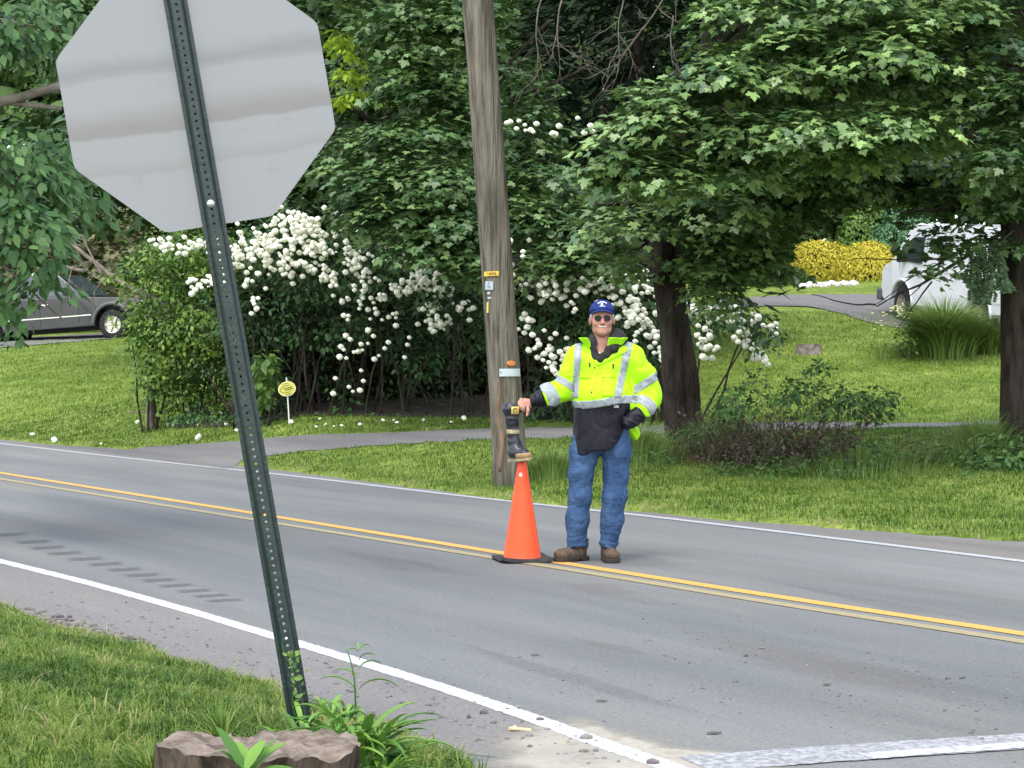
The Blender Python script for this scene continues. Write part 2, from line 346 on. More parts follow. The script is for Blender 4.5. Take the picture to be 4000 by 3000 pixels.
M['white_worn2'] = paint('chalky_white_paint', (.40, .405, .41), (.17, .17, .175), .47)
M['yellow'] = paint('yellow_road_paint', (.50, .27, .055), (.30, .21, .085), .40)
M['yellow_old'] = paint('faded_yellow_paint', (.27, .22, .11), (.18, .165, .12), .47)
def stripe(name, pts, w, material, z=.004, label=None):
    c = smooth_line([G(u, v)[:2] for u, v in pts], 90); t_ = np.linspace(0, 1, 90); ca_ = np.array(c); tt = np.linspace(0, 1, int(max(60, min(1400, np.linalg.norm(np.diff(ca_, axis=0), axis=1).sum() / .05)))); c = [np.array(q) for q in zip(np.interp(tt, t_, ca_[:, 0]), np.interp(tt, t_, ca_[:, 1]))]
    jit = lambda P_, s_: [p + rng.normal(0, .003) * nn_ for p, nn_ in zip(P_, [(b - a) / (np.linalg.norm(b - a) + 1e-9) for a, b in zip(offset(c, -.1), offset(c, .1))])]
    v, f = ribbon(jit(offset(c, w / 2), 1), jit(offset(c, -w / 2), -1), z)
    m_ = MB(); m_.add(v, f); return m_.build(name, material, road)
L_far = px([(-700, 868), (-300, 925), (0, 958), (230, 985), (450, 1009), (640, 1029), (1040, 1077), (1380, 1113), (1700, 1151), (2212, 1213), (2700, 1275)])
L_c1 = px([(-900, 870), (-400, 955), (0, 1022), (560, 1111), (1070, 1193), (1210, 1216), (1700, 1293), (2212, 1370), (2800, 1462)])
L_c2 = px([(-900, 877), (-400, 966), (0, 1035), (560, 1125), (1070, 1206), (1210, 1228), (1700, 1308), (2212, 1387), (2800, 1482)])
L_near = px([(-900, 1025), (-400, 1112), (0, 1213), (200, 1262), (400, 1318), (600, 1378), (900, 1468), (1150, 1552), (1300, 1608), (1440, 1655), (1520, 1690)])
tag(stripe('edge_line', L_far, .11, M['white_far']), 'thin white line along the far side')
tag(stripe('centre_line', L_c1, .12, M['yellow']), 'bright yellow line')
tag(stripe('centre_line', L_c2, .11, M['yellow_old']), 'faded pale yellow line')
tag(stripe('edge_line', L_near, .105, M['white']), 'wide white line along the near side')
tag(stripe('stop_line', px([(1500, 1652), (1700, 1637), (1900, 1623), (2212, 1603), (2600, 1578)]), .27, M['white_worn'], .0045), 'broad worn white line of the side street')
tag(stripe('stop_line', px([(1870, 1637), (2000, 1627), (2212, 1612), (2600, 1587)]), .10, M['white_worn2'], .0065), 'brighter fresh paint along the worn line')
# shoulder of sun-bleached dusty asphalt between the near line and the grass
ln = smooth_line([G(u, v)[:2] for u, v in L_near[1:]], 60); ne = smooth_line([p for p in near_w[1:13]], 60)
v_, f_ = ribbon(ln, ne, .002); m_ = MB(); m_.add(v_, f_); m_.build('shoulder', M['shoulder'], road)
fe = smooth_line([G(u, v)[:2] for u, v in FAR_EDGE[1:]], 80); lf = smooth_line([G(u, v)[:2] for u, v in L_far[1:]], 80)
v_, f_ = ribbon(offset(fe, .1), lf, .002); m_ = MB(); m_.add(v_, f_); m_.build('shoulder', M['shoulder'], road)
# pale dust patch at the corner
def blob_patch(name, pts, z, material, n=48):
    c = np.array([G(u, v)[:2] for u, v in pts]); cen = c.mean(0); out = []
    k = len(c)
    for i in range(n):
        t = i / n * k; a = c[int(t) % k]; b = c[(int(t) + 1) % k]; p = a + (b - a) * (t % 1); p = cen + (p - cen) * random.uniform(.93, 1.06); out.append((p[0], p[1], z))
    ins = [((x - cen[0]) * .55 + cen[0], (y - cen[1]) * .55 + cen[1], z) for x, y, _ in out]
    m_ = MB(); m_.add(out + ins, [tuple(range(n, 2 * n))] + [(i, (i + 1) % n, n + (i + 1) % n, n + i) for i in range(n)]); o = m_.build(name, material, road)
    at = o.data.attributes.new('fade', 'FLOAT', 'POINT'); at.data.foreach_set('value', np.r_[np.zeros(n), np.ones(n)].astype(np.float32)); return o
def decal(m, amount=1.0, scale=9):
    """a stain whose ragged edge thins out over the asphalt"""
    t = m.node_tree; a = t.nodes.new('ShaderNodeAttribute'); a.attribute_name = 'fade'; tc = t.nodes.new('ShaderNodeTexCoord'); n = t.nodes.new('ShaderNodeTexNoise'); n.inputs['Scale'].default_value = scale; n.inputs['Detail'].default_value = 12; n.inputs['Roughness'].default_value = .75; t.links.new(tc.outputs['Object'], n.inputs['Vector'])
    ad = t.nodes.new('ShaderNodeMath'); ad.operation = 'MULTIPLY_ADD'; t.links.new(a.outputs['Fac'], ad.inputs[0]); ad.inputs[1].default_value = .45; t.links.new(n.outputs['Fac'], ad.inputs[2])
    r = t.nodes.new('ShaderNodeMapRange'); r.inputs[1].default_value = .55; r.inputs[2].default_value = .95; r.inputs[4].default_value = amount; t.links.new(ad.outputs[0], r.inputs[0]); t.links.new(r.outputs[0], t.nodes['Principled BSDF'].inputs['Alpha']); return m
M['sand'] = mat('pale_dust', (.34, .31, .25), .95, noise_=3, col2=(.25, .235, .20), bump=(60, .3), detail=12); decal(M['sand'], 1.0, 6)
M['rust'] = decal(mat('reddish_road_stain', (.17, .14, .125), .95), .18, 7); M['oil'] = decal(mat('dark_road_stain', (.085, .088, .092), .8), .13, 5)
blob_patch('dust_patch', [(1860, 2860), (2050, 2800), (2250, 2780), (2450, 2850), (2700, 2925), (3150, 2960), (3300, 3100), (2000, 3150), (1800, 3010)], .003, M['sand'])
for pts_, mm in [([(2550, 2430), (2900, 2480), (3500, 2600), (3980, 2720), (3900, 2790), (3300, 2700), (2800, 2560)], 'rust'), ([(2150, 2270), (2400, 2275), (2560, 2330), (2300, 2330)], 'rust'), ([(2200, 2480), (2500, 2530), (2560, 2570), (2300, 2530)], 'rust'),
                 ([(2150, 2160), (2500, 2150), (2750, 2215), (2450, 2225), (2100, 2215)], 'oil'), ([(1200, 2120), (1700, 2200), (1900, 2260), (1500, 2230)], 'oil'), ([(1700, 2480), (2300, 2640), (2900, 2830), (2500, 2760), (1900, 2580)], 'oil'), ([(2900, 2250), (3600, 2370), (4000, 2450), (3500, 2400)], 'oil')]: blob_patch('road_stain', pts_, .0028, M[mm])
M['groove'] = mat('groove_asphalt', (.075, .078, .08), .9, noise_=60, col2=(.095, .098, .10))
decal(M['groove'], .42, 14)
for i, (a, b) in enumerate([(60, 140), (200, 185), (290, 220), (400, 255), (525, 290), (650, 322), (765, 356), (880, 390), (980, 421), (1090, 454), (1198, 487), (1300, 517), (1380, 546)]):
    u, v = a / 1.58, 2000 + b / 1.58; q = [G(u - 78, v - 2), G(u + 66, v - 9), G(u + 78, v + 3), G(u - 62, v + 10)]
    blob_patch('rumble_groove', [(u - 88, v - 2), (u + 72, v - 11), (u + 88, v + 3), (u - 68, v + 12)], .003, M['groove'], 24)
# driveways
def drive(name, left, right, z=.0, nn=150, sub=16, material=None):
    L = smooth_line(left, nn); Rr = smooth_line(right, nn); v = []; f = []
    for a, b in zip(L, Rr):
        for k in range(sub + 1): p = a + (b - a) * k / sub; v.append((p[0], p[1]))
    v = np.array(v); hh = H(v[:, 0], v[:, 1]); zz = np.maximum(hh, -.004) + .009 + z * sstep(hh, .3, .6) * .4; n = sub + 1
    f = [(i * n + k, i * n + k + 1, (i + 1) * n + k + 1, (i + 1) * n + k) for i in range(nn - 1) for k in range(sub)]
    me = np_mesh(name, np.c_[v, zz], f, True); return tag(link(name, me, material or M['drive']), kind='structure')
gp = lambda u, v, a=15, b=80: ground_at(u, v, a, b)[:2]
DR_N = [G(880, 1832)[:2], gp(960, 1795), gp(1150, 1768), gp(1500, 1742), gp(1850, 1722), gp(2250, 1714), gp(2700, 1695), gp(3300, 1672), gp(3900, 1664)]
DR_F = [G(380, 1760)[:2], gp(620, 1742), gp(1000, 1722), gp(1500, 1695), gp(1850, 1678), gp(2250, 1672), gp(2700, 1662), gp(3300, 1650), gp(3900, 1645)]
drive('driveway', DR_F, DR_N)
D2N = [on(2600, 43)[:2], on(2950, 43.3)[:2], on(3150, 42.8)[:2], on(3300, 41.6)[:2], on(3450, 39.8)[:2], on(3600, 38)[:2], on(3800, 36)[:2], on(4200, 34)[:2]]
D2F = [on(2600, 45.5)[:2], on(2950, 45.5)[:2], on(3150, 45.3)[:2], on(3300, 45.2)[:2], on(3500, 45)[:2], on(3700, 44.6)[:2], on(3900, 44)[:2], on(4500, 43)[:2]]
drive('driveway', D2F, D2N, .03)
D3N = [on(-900, 53)[:2], on(0, 55.5)[:2], on(300, 57)[:2], on(520, 58)[:2], on(900, 59)[:2]]
D3F = [on(-900, 58)[:2], on(0, 61)[:2], on(300, 62)[:2], on(520, 63)[:2], on(900, 64)[:2]]
drive('driveway', D3F, D3N, .04)

drive('soil_bed', [on(u, 36.5)[:2] for u in (700, 1100, 1600, 2100, 2450)], [on(u, d)[:2] + rng.normal(0, .06, 2) for u, d in ((690, 33.0), (850, 32.3), (1000, 31.6), (1150, 31.2), (1350, 31.3), (1600, 31.1), (1900, 30.9), (2150, 30.4), (2330, 30.2), (2450, 31.0))], material=M['soil'])
SOIL = [on(u, d)[:2] for u, d in ((700, 36.5), (690, 33.0), (1000, 31.6), (1150, 31.2), (1350, 31.3), (1900, 30.9), (2330, 30.2), (2450, 31), (2450, 36.5))]

# ------------------------------------------------------------------ implicit surfaces (bodies, clothes, boots)
def roundcone(p, a, b, r1, r2, sy=1.0):
    a = np.array(a, float); b = np.array(b, float); s = np.array([1, 1 / sy, 1]); q = (p - a) * s; ba = (b - a) * s
    t = np.clip((q @ ba) / (ba @ ba), 0, 1); d = np.linalg.norm(q - t[..., None] * ba, axis=-1); return d - (r1 + (r2 - r1) * t)
def ell(p, c, r):
    r = np.array(r, float); q = (p - np.array(c)) / r; k = np.linalg.norm(q, axis=-1); return (k - 1) * r.min()
def smin(a, b, k): h = np.clip(.5 + .5 * (b - a) / k, 0, 1); return b + (a - b) * h - k * h * (1 - h)
def rbox(p, c, h, r): q = np.abs(p - np.array(c)) - (np.array(h) - r); return np.linalg.norm(np.maximum(q, 0), axis=-1) + np.minimum(q.max(-1), 0) - r
def torus(p, c, Rr, r, sy=1): q = p - np.array(c); d = np.hypot(q[..., 0], q[..., 1] / sy) - Rr; return np.hypot(d, q[..., 2]) - r
def surf(f, lo, hi, step, axes=None):
    """surface nets over a grid -> verts, quads"""
    ax = axes or [np.arange(lo[i], hi[i] + step, step) for i in range(3)]
    X = np.stack(np.meshgrid(*ax, indexing='ij'), -1); V = np.empty(X.shape[:3], np.float32)
    for i in range(0, X.shape[0], 16): V[i:i + 16] = f(X[i:i + 16])
    S = V < 0; n = np.array(V.shape) - 1; cnt = np.zeros(n, int); acc = np.zeros((*n, 3))
    sl = lambda o, m: slice(o, o + m)
    cs = [(i, j, k) for i in (0, 1) for j in (0, 1) for k in (0, 1)]
    g = lambda A, c: A[sl(c[0], n[0]), sl(c[1], n[1]), sl(c[2], n[2])]
    for a in range(8):
        for b in range(a + 1, 8):
            ca, cb = cs[a], cs[b]
            if sum(abs(ca[q] - cb[q]) for q in range(3)) != 1: continue
            va, vb = g(V, ca), g(V, cb); m = (va < 0) != (vb < 0); t = np.where(m, va / np.where(m, va - vb, 1), 0)
            cnt += m
            for q in range(3): acc[..., q] += np.where(m, ca[q] + (cb[q] - ca[q]) * t, 0)
    act = cnt > 0; ids = -np.ones(n, int); ids[act] = np.arange(act.sum()); I = np.argwhere(act); off = acc[act] / cnt[act][:, None]; co = I + off
    verts = np.stack([np.interp(co[:, q], np.arange(len(ax[q])), ax[q]) for q in range(3)], -1); faces = []
    for q in range(3):
        a, b = (q + 1) % 3, (q + 2) % 3; s0 = [slice(None)] * 3; s1 = [slice(None)] * 3; s0[q] = slice(0, -1); s1[q] = slice(1, None)
        e = S[tuple(s0)] != S[tuple(s1)]; E = np.argwhere(e); E = E[(E[:, a] > 0) & (E[:, b] > 0) & (E[:, a] < n[a]) & (E[:, b] < n[b])]
        if not len(E): continue
        inside = S[tuple(E.T)]
        def at(da, db): J = E.copy(); J[:, a] += da; J[:, b] += db; return ids[tuple(J.T)]
        Q = np.stack([at(-1, -1), at(0, -1), at(0, 0), at(-1, 0)], -1); Q[~inside] = Q[~inside][:, ::-1]; faces.append(Q)
    return verts, np.vstack(faces)
def wr(p, amp, dirs, seed=0):
    """cloth folds: warped sines"""
    r = np.random.default_rng(seed); out = 0
    for d, lam, w in dirs:
        d = np.array(d, float); d /= np.linalg.norm(d); ph = 2.2 * np.sin(p[..., 0] * 17 + r.uniform(0, 6)) + 1.8 * np.sin(p[..., 2] * 13 + p[..., 1] * 9 + r.uniform(0, 6))
        out = out + w * np.sin((p @ d) * 2 * np.pi / lam + ph + r.uniform(0, 6))
    return amp * out
def gnoise(p, seed):
    """smooth value noise on a lattice"""
    r = np.random.default_rng(seed); T = r.uniform(-1, 1, (32, 32, 32)); i = np.floor(p).astype(int); f = p - i; f = f * f * (3 - 2 * f); o = 0
    for a in (0, 1):
        for b in (0, 1):
            for c in (0, 1): o = o + T[(i[..., 0] + a) % 32, (i[..., 1] + b) % 32, (i[..., 2] + c) % 32] * (f[..., 0] if a else 1 - f[..., 0]) * (f[..., 1] if b else 1 - f[..., 1]) * (f[..., 2] if c else 1 - f[..., 2])
    return o
def fold(p, amp, seed, lam, sc_=(1, 1, 1)):
    """irregular cloth folds: ridged noise with sharp creases between soft bulges"""
    q = p * np.array(sc_) / lam; w = gnoise(q * .8 + 7.3, seed + 50); q = q + np.stack([w, w * 0, w * .9], -1) * .9
    return amp * (.28 - np.abs(gnoise(q, seed)))
def vnormals(v, f):
    n = np.zeros_like(v); a = np.cross(v[f[:, 2]] - v[f[:, 0]], v[f[:, 3]] - v[f[:, 1]])
    for k in range(4): np.add.at(n, f[:, k], a)
    return n / (np.linalg.norm(n, axis=1)[:, None] + 1e-9)
def band(name, v, f, mask_fn, mat_, parent, push=.003):
    """the strip of a surface chosen by mask_fn(face centres), lifted off as its own thin mesh"""
    n = vnormals(v, f); c = v[f].mean(1); m = mask_fn(c, n[f].mean(1)); g = f[m]
    if not len(g): return None
    u, inv = np.unique(g.ravel(), return_inverse=True); vv = v[u] + n[u] * push; k = len(u); gi = inv.reshape(-1, 4)
    allv = np.vstack([vv, v[u] + n[u] * push * .2]); e = {}
    for q in gi:
        for a, b in zip(q, np.roll(q, -1)): e[(a, b)] = e.get((a, b), 0) + 1
    side = [(b, a, a + k, b + k) for (a, b) in e if (b, a) not in e]
    fs = np.vstack([gi, np.array(side)]) if side else gi
    return link(name, np_mesh(name, allv, fs, True), mat_, parent)
def solid(name, f, lo, hi, step, mat_, parent, axes=None, keep=False):
    v, q = surf(f, lo, hi, step, axes); o = link(name, np_mesh(name, v, q, True), mat_, parent)
    return (o, v, q) if keep else o

# ------------------------------------------------------------------ sign post with sign (seen from behind)
M['post'] = mat('dark_green_post_paint', (.008, .018, .015), .4, spec=.45, noise_=20, col2=(.014, .028, .024), bump=(60, .15))
M['bolt'] = mat('zinc_bolt', (.6, .6, .6), .4, metal=.5)
def sign_back_material():
    m = bpy.data.materials.new('aluminium_back'); m.use_nodes = True; t = m.node_tree; b = t.nodes['Principled BSDF']; b.inputs['Roughness'].default_value = .55; b.inputs['Metallic'].default_value = .15
    tc = t.nodes.new('ShaderNodeTexCoord'); mp = t.nodes.new('ShaderNodeMapping'); mp.inputs['Scale'].default_value = (1.1, 1, 1.6); t.links.new(tc.outputs['Object'], mp.inputs[0])
    n = t.nodes.new('ShaderNodeTexNoise'); n.inputs['Scale'].default_value = 3; n.inputs['Detail'].default_value = 6; t.links.new(mp.outputs[0], n.inputs['Vector'])
    sx = t.nodes.new('ShaderNodeSeparateXYZ'); t.links.new(tc.outputs['Object'], sx.inputs[0])
    ad = t.nodes.new('ShaderNodeMath'); ad.operation = 'MULTIPLY_ADD'; t.links.new(n.outputs['Fac'], ad.inputs[0]); ad.inputs[1].default_value = .085; t.links.new(sx.outputs[2], ad.inputs[2])
    mr = t.nodes.new('ShaderNodeMapRange'); mr.inputs[1].default_value = -.45 + .045; mr.inputs[2].default_value = .45 + .045; t.links.new(ad.outputs[0], mr.inputs[0])
    r = t.nodes.new('ShaderNodeValToRGB'); cr = r.color_ramp; A = (.212, .215, .214, 1); B = (.172, .164, .150, 1); Cc = (.194, .191, .184, 1)
    cr.elements[0].position = 0; cr.elements[0].color = A; cr.elements[1].position = 1; cr.elements[1].color = A
    for p_, c_ in [(.12, A), (.31, A), (.37, (.168, .167, .165, 1)), (.40, Cc), (.408, A), (.50, A), (.575, B), (.605, (.163, .157, .148, 1)), (.62, A), (.70, A), (.76, Cc), (.775, A)]:
        e = cr.elements.new(p_); e.color = c_
    # flipped so that the broad stain sits just below the middle
    inv = t.nodes.new('ShaderNodeMath'); inv.operation = 'SUBTRACT'; inv.inputs[0].default_value = 1; t.links.new(mr.outputs[0], inv.inputs[1]); t.links.new(inv.outputs[0], r.inputs[0])
    n2 = t.nodes.new('ShaderNodeTexNoise'); n2.inputs['Scale'].default_value = 9; n2.inputs['Detail'].default_value = 9; n2.inputs['Roughness'].default_value = .7; t.links.new(tc.outputs['Object'], n2.inputs['Vector'])
    r2 = t.nodes.new('ShaderNodeValToRGB'); r2.color_ramp.elements[0].position = .3; r2.color_ramp.elements[0].color = (.90, .89, .86, 1); r2.color_ramp.elements[1].position = .42; r2.color_ramp.elements[1].color = (1, 1, 1, 1); t.links.new(n2.outputs['Fac'], r2.inputs[0])
    mx = t.nodes.new('ShaderNodeMix'); mx.data_type = 'RGBA'; mx.blend_type = 'MULTIPLY'; mx.inputs[0].default_value = 1; t.links.new(r.outputs[0], mx.inputs[6]); t.links.new(r2.outputs[0], mx.inputs[7]); t.links.new(mx.outputs[2], b.inputs['Base Color'])
    return m
DS = 6.9; pb = P(1192, 2790, DS); pb[2] -= 0.12
SL = math.hypot(417, 2424) / F * DS + .12
post = empty('stop_sign', pb, 'back of a grey octagonal road sign on a leaning dark green post', 'sign')
post.rotation_euler = (0, R(-9.75), R(-9)); post.rotation_mode = 'XYZ'
from mathutils import Euler, Matrix
post.rotation_mode = 'QUATERNION'; post.rotation_quaternion = (Matrix.Rotation(R(-9.75), 3, 'Y') @ Matrix.Rotation(R(9), 3, 'Z')).to_quaternion()
bpy.context.view_layer.update()
mb = MB(); Lp = SL + .62; pitch = .0254; nh = int(Lp / pitch); w = .0155; rr = .0047; y0 = -.036
for i in range(nh):          # web with real holes
    zc = (i + .5) * pitch; hz = pitch / 2; v = []; K = 12
    for k in range(K): a = 2 * math.pi * (k + .5) / K; v.append((rr * math.cos(a), y0, zc + rr * math.sin(a)))
    outer = []
    for k in range(K):
        a = 2 * math.pi * (k + .5) / K; cx, sz = math.cos(a), math.sin(a); s_ = min(w / abs(cx), hz / abs(sz)); outer.append((cx * s_, y0, zc + sz * s_))
    outer_fix = [(w, y0, zc + hz), (-w, y0, zc + hz), (-w, y0, zc - hz), (w, y0, zc - hz)]
    v += outer; b_ = len(v); v += outer_fix; f = [(k, (k + 1) % K, K + (k + 1) % K, K + k) for k in range(K)]
    for q in range(4):
        tx, tz = outer_fix[q][0], outer_fix[q][2]
        for k in range(K):
            a, b = outer[k], outer[(k + 1) % K]
            if (abs(abs(a[0]) - w) < 1e-6) != (abs(abs(b[0]) - w) < 1e-6) and (a[0] + b[0]) * tx > 0 and (a[2] + b[2] - 2 * zc) * (tz - zc) > 0: f.append((K + k, K + (k + 1) % K, b_ + q))
    mb.add(v, f)
for s in (-1, 1):
    prof = [(w * s, y0), (.0185 * s, y0 + .003), (.026 * s, -.004), (.0285 * s, 0), (.040 * s, 0), (.040 * s, .003), (.0265 * s, .003), (.0235 * s, -.002), (.0165 * s, y0 + .005), (w * s, y0 + .003)]
    n = len(prof); mb.add([(x, y, 0) for x, y in prof] + [(x, y, Lp) for x, y in prof], [(i, (i + 1) % n, n + (i + 1) % n, n + i) for i in range(n)] + [tuple(range(n)), tuple(range(n, 2 * n))])
me = mb.mesh('post'); link('post', me, M['post'], post)
A_ = .453; cr_ = A_ / math.cos(R(22.5)); oc = [(cr_ * math.cos(R(22.5 + 45 * k)), cr_ * math.sin(R(22.5 + 45 * k))) for k in range(8)]
ocr = []
for k in range(8):       # slightly rounded corners
    a = np.array(oc[k - 1]); b = np.array(oc[k]); c = np.array(oc[(k + 1) % 8]); 
    for t in (0, .5, 1):
        p1 = b + (a - b) / np.linalg.norm(a - b) * .018; p2 = b + (c - b) / np.linalg.norm(c - b) * .018; ocr.append(tuple((1 - t) ** 2 * p1 + 2 * t * (1 - t) * b + t * t * p2))
M['signback'] = sign_back_material(); M['red'] = mat('red_sheeting', (.5, .02, .02), .35)
mb = MB(); mb.prism(ocr, .0045, .0068); o = mb.build('sign_panel', M['signback'], post); o.location = (.018, 0, SL - .004)
mb = MB(); mb.prism([(x * .985, z * .985) for x, z in ocr], .0072, .0078); o = mb.build('sign_face', M['red'], post); o.location = (.018, 0, SL - .004)
for zz in (SL - .385, SL + .385):
    mb = MB(); mb.lathe([(0, -.048), (.008, -.047), (.0105, -.042), (.0105, -.0365), (.013, -.0365), (.013, -.0355)], 14, (0, 0, zz), 'y'); mb.build('bolt', M['bolt'], post, smooth=True)

# ------------------------------------------------------------------ utility pole
def pole_material():
    m = mat('weathered_pole_wood', (.070, .062, .046), .95, spec=.1, noise_=9, col2=(.19, .170, .132), scale=(2.2, 2.2, .14), bump=(18, 1, .04), detail=12); return m
M['polewood'] = pole_material()
PB = on(1998, 21.5); pt = P(1858, -60, 21.3)
up = empty('utility_pole', PB, 'weathered wooden utility pole leaning slightly left behind the cone', 'pole')
pts = []; rad = []; n = 60
top3 = PB + (pt - PB) * 3.6
rb, rt = .178, .150
for i in range(n + 1):
    t = (i / n) ** 1.0; p = PB + (top3 - PB) * t; 
    if i == 0: p = p - np.array([0, 0, .3])
    zrel = (p[2] - PB[2]) / (pt[2] - PB[2]); pts.append(p - PB + np.array([.012 * math.sin(t * 9), .01 * math.cos(t * 7), 0])); rad.append((rb + (.163 - rb) * min(zrel, 1)) - .004 * max(zrel - 1, 0) + (.022 * math.exp(-max(p[2] - PB[2], 0) / .5)))
mb = MB(); mb.tube(pts, rad, 28, rough=.02); mb.build('shaft', M['polewood'], up, smooth=True)
pole_dir = (pt - PB) / np.linalg.norm(pt - PB)
def on_pole(u, v):
    """point on the camera side of the pole at photo (u,v) + outward normal"""
    D = 21.5
    for _ in range(6):
        p = P(u, v, D); t = (p[2] - PB[2]) / (pt[2] - PB[2]); c = PB + (pt - PB) * t; r = (rb + (.163 - rb) * t) + .022 * math.exp(-max(p[2] - PB[2], 0) / .5)
        dx = p[0] - c[0]; dx = max(-r * .97, min(r * .97, dx)); D = c[1] - math.sqrt(r * r - dx * dx)
    nrm = np.array([dx / r, -math.sqrt(1 - (dx / r) ** 2), 0]); return np.array([c[0] + dx, D, p[2]]), nrm
def plate(name, u0, v0, u1, v1, mat_, off=.008, label=None, bend=True, rot=0):
    """a thin tag that follows the pole's curve"""
    N = 8; vv = []; fs = []
    for j, v in enumerate((v0, v1)):
        for i in range(N + 1):
            p, nr = on_pole(u0 + (u1 - u0) * i / N, v + rot * (i / N - .5)); vv.append(p + nr * off - PB)
    for j, v in enumerate((v0, v1)):
        for i in range(N + 1):
            p, nr = on_pole(u0 + (u1 - u0) * i / N, v + rot * (i / N - .5)); vv.append(p + nr * (off - .006) - PB)
    k = N + 1
    for i in range(N): fs += [(i, i + 1, k + i + 1, k + i), (2 * k + i, 3 * k + i, 3 * k + i + 1, 2 * k + i + 1), (i, 2 * k + i, 2 * k + i + 1, i + 1), (k + i, k + i + 1, 3 * k + i + 1, 3 * k + i)]
    fs += [(0, k, 3 * k, 2 * k), (N, 2 * k + N, 3 * k + N, k + N)]
    m_ = MB(); m_.add(vv, fs); o = m_.build(name, mat_, up)
    if label: o['label'] = label
    return o
M['tagyellow'] = mat('yellow_tag', (.66, .44, .06), .5); M['taggrey'] = mat('grey_tag', (.30, .34, .38), .5, noise_=40, col2=(.4, .44, .48)); M['tagwhite'] = mat('aluminium_tag', (.40, .45, .46), .4, metal=.2, noise_=30, col2=(.5, .54, .55)); M['orange_refl'] = mat('orange_reflector', (.6, .2, .03), .3, noise_=80, col2=(.42, .12, .02), spec=.6); M['ink'] = mat('black_ink', (.02, .02, .02), .7)
plate('number_tag', 1893, 1060, 1948, 1078, M['tagyellow'], label='yellow number tag', rot=-3)
plate('metal_tag', 1897, 1099, 1927, 1132, M['taggrey'], label='grey tag on the left side')
plate('metal_tag', 1905, 1140, 1916, 1150, M['taggrey'], label='tiny pale tag'); plate('metal_tag', 1906, 1160, 1920, 1167, M['taggrey'], label='small pale tag')
plate('name_plate', 1951, 1440, 2039, 1470, M['tagwhite'], label='pale aluminium plate with a nail at each end', rot=-1)
M['yelstrip'] = mat('yellow_strip', (.5, .46, .12), .6); plate('wire_guard', 1904, 1180, 1910, 1222, M['yelstrip'], .012)
def glyphs(txt, size, u, v, off, mat_, name='lettering'):
    p, nr = on_pole(u, v); cu = bpy.data.curves.new('t', 'FONT'); cu.body = txt; cu.size = size; cu.align_x = 'CENTER'; cu.align_y = 'CENTER'; cu.extrude = .001
    o = bpy.data.objects.new('t', cu); C.objects.link(o); dg = bpy.context.evaluated_depsgraph_get(); me = bpy.data.meshes.new_from_object(o.evaluated_get(dg)); bpy.data.objects.remove(o)
    q = link(name, me, mat_, up); q.location = tuple(p + nr * off - PB); q.rotation_euler = (R(90), R(0), math.atan2(nr[0], -nr[1])); return q
glyphs('1-6476', .042, 1920, 1069, .012, M['ink']); glyphs('7\n14', .035, 1911, 1115, .012, M['ink'])
for u in (1957, 2033):
    p, nr = on_pole(u, 1455); mb = MB(); mb.lathe([(0, -.006), (.006, -.005), (.007, 0)], 10, (0, 0, 0), 'y'); o = mb.build('nail', M['ink'], up); o.location = tuple(p + nr * .010 - PB)
mb = MB(); K = 20; p, nr = on_pole(1996, 1420)
mb.add([(.056 * math.cos(2 * math.pi * k / K), 0, .030 * math.sin(2 * math.pi * k / K) + .004 * math.sin(3 * k)) for k in range(K)] + [(.045 * math.cos(2 * math.pi * k / K), -.014, .021 * math.sin(2 * math.pi * k / K)) for k in range(K)], [(k, (k + 1) % K, K + (k + 1) % K, K + k) for k in range(K)] + [tuple(range(K, 2 * K))])
o = mb.build('reflector', M['orange_refl'], up); o.location = tuple(p + nr * .004 - PB); o.rotation_euler = (0, 0, math.atan2(nr[0], -nr[1]))
# split strip of lighter wood low on the left side
M['splitwood'] = mat('bare_split_wood', (.22, .14, .09), .9, noise_=5, col2=(.13, .09, .06), scale=(1, 1, .12), bump=(14, .9, .03))
mb = MB(); a = [on_pole(1943 + (v - 1480) * .045 + 6 * math.sin(v * .03), v)[0] - PB for v in range(1480, 1850, 20)]
mb.tube([q + np.array([0, .012, 0]) for q in a], [.012 + .014 * min(1, i / 5) + .004 * math.sin(i * 1.7) for i in range(len(a))], 8, rough=.25); mb.build('wood_splinter', M['splitwood'], up, smooth=True)

# ------------------------------------------------------------------ traffic cone
def place_uv(u, D): return P(u, 1500, D)[0]
DM = 14.08
cone = empty('traffic_cone', (place_uv(2040, DM), DM, 0), 'tall orange traffic cone standing on the yellow road line', 'traffic cone', rz=R(13))
M['cone'] = mat('orange_cone', (.78, .075, .014), .45, spec=.3, noise_=6, col2=(.68, .065, .016), bump=(8, .08))
M['conebase'] = mat('black_rubber', (.02, .02, .021), .75, noise_=12, col2=(.04, .038, .036), bump=(20, .4))
mb = MB(); prof = [(.137, .028), (.1345, .034), (.131, .045)] + [(.131 + (.032 - .131) * t, .045 + .645 * t) for t in np.linspace(.05, 1, 14)] + [(.030, .697), (.024, .699), (.024, .66)]
mb.lathe(prof, 40); mb.build('cone_body', M['cone'], cone, smooth=True)
mb = MB(); K = 16; v = []; 
for lay, (zz, sc_) in enumerate(((.004, 1.0), (.028, .985))):
    for i in range(K + 1):
        for j in range(K + 1):
            x, y = (i / K - .5) * 2, (j / K - .5) * 2; rc = max(0, (abs(x) * abs(y)) - .8) * .2; h = .188 * sc_
            lift = .030 * max(0, abs(x) - .55) ** 1.6 + .022 * max(0, (x * y if x < 0 else -x * y)) ** 3 * (x < 0) + .004 * math.sin(5 * x + 3 * y)
            v.append((x * h * (1 - rc), y * h * (1 - rc), zz + max(0, lift)))
n1 = (K + 1) ** 2; f = []
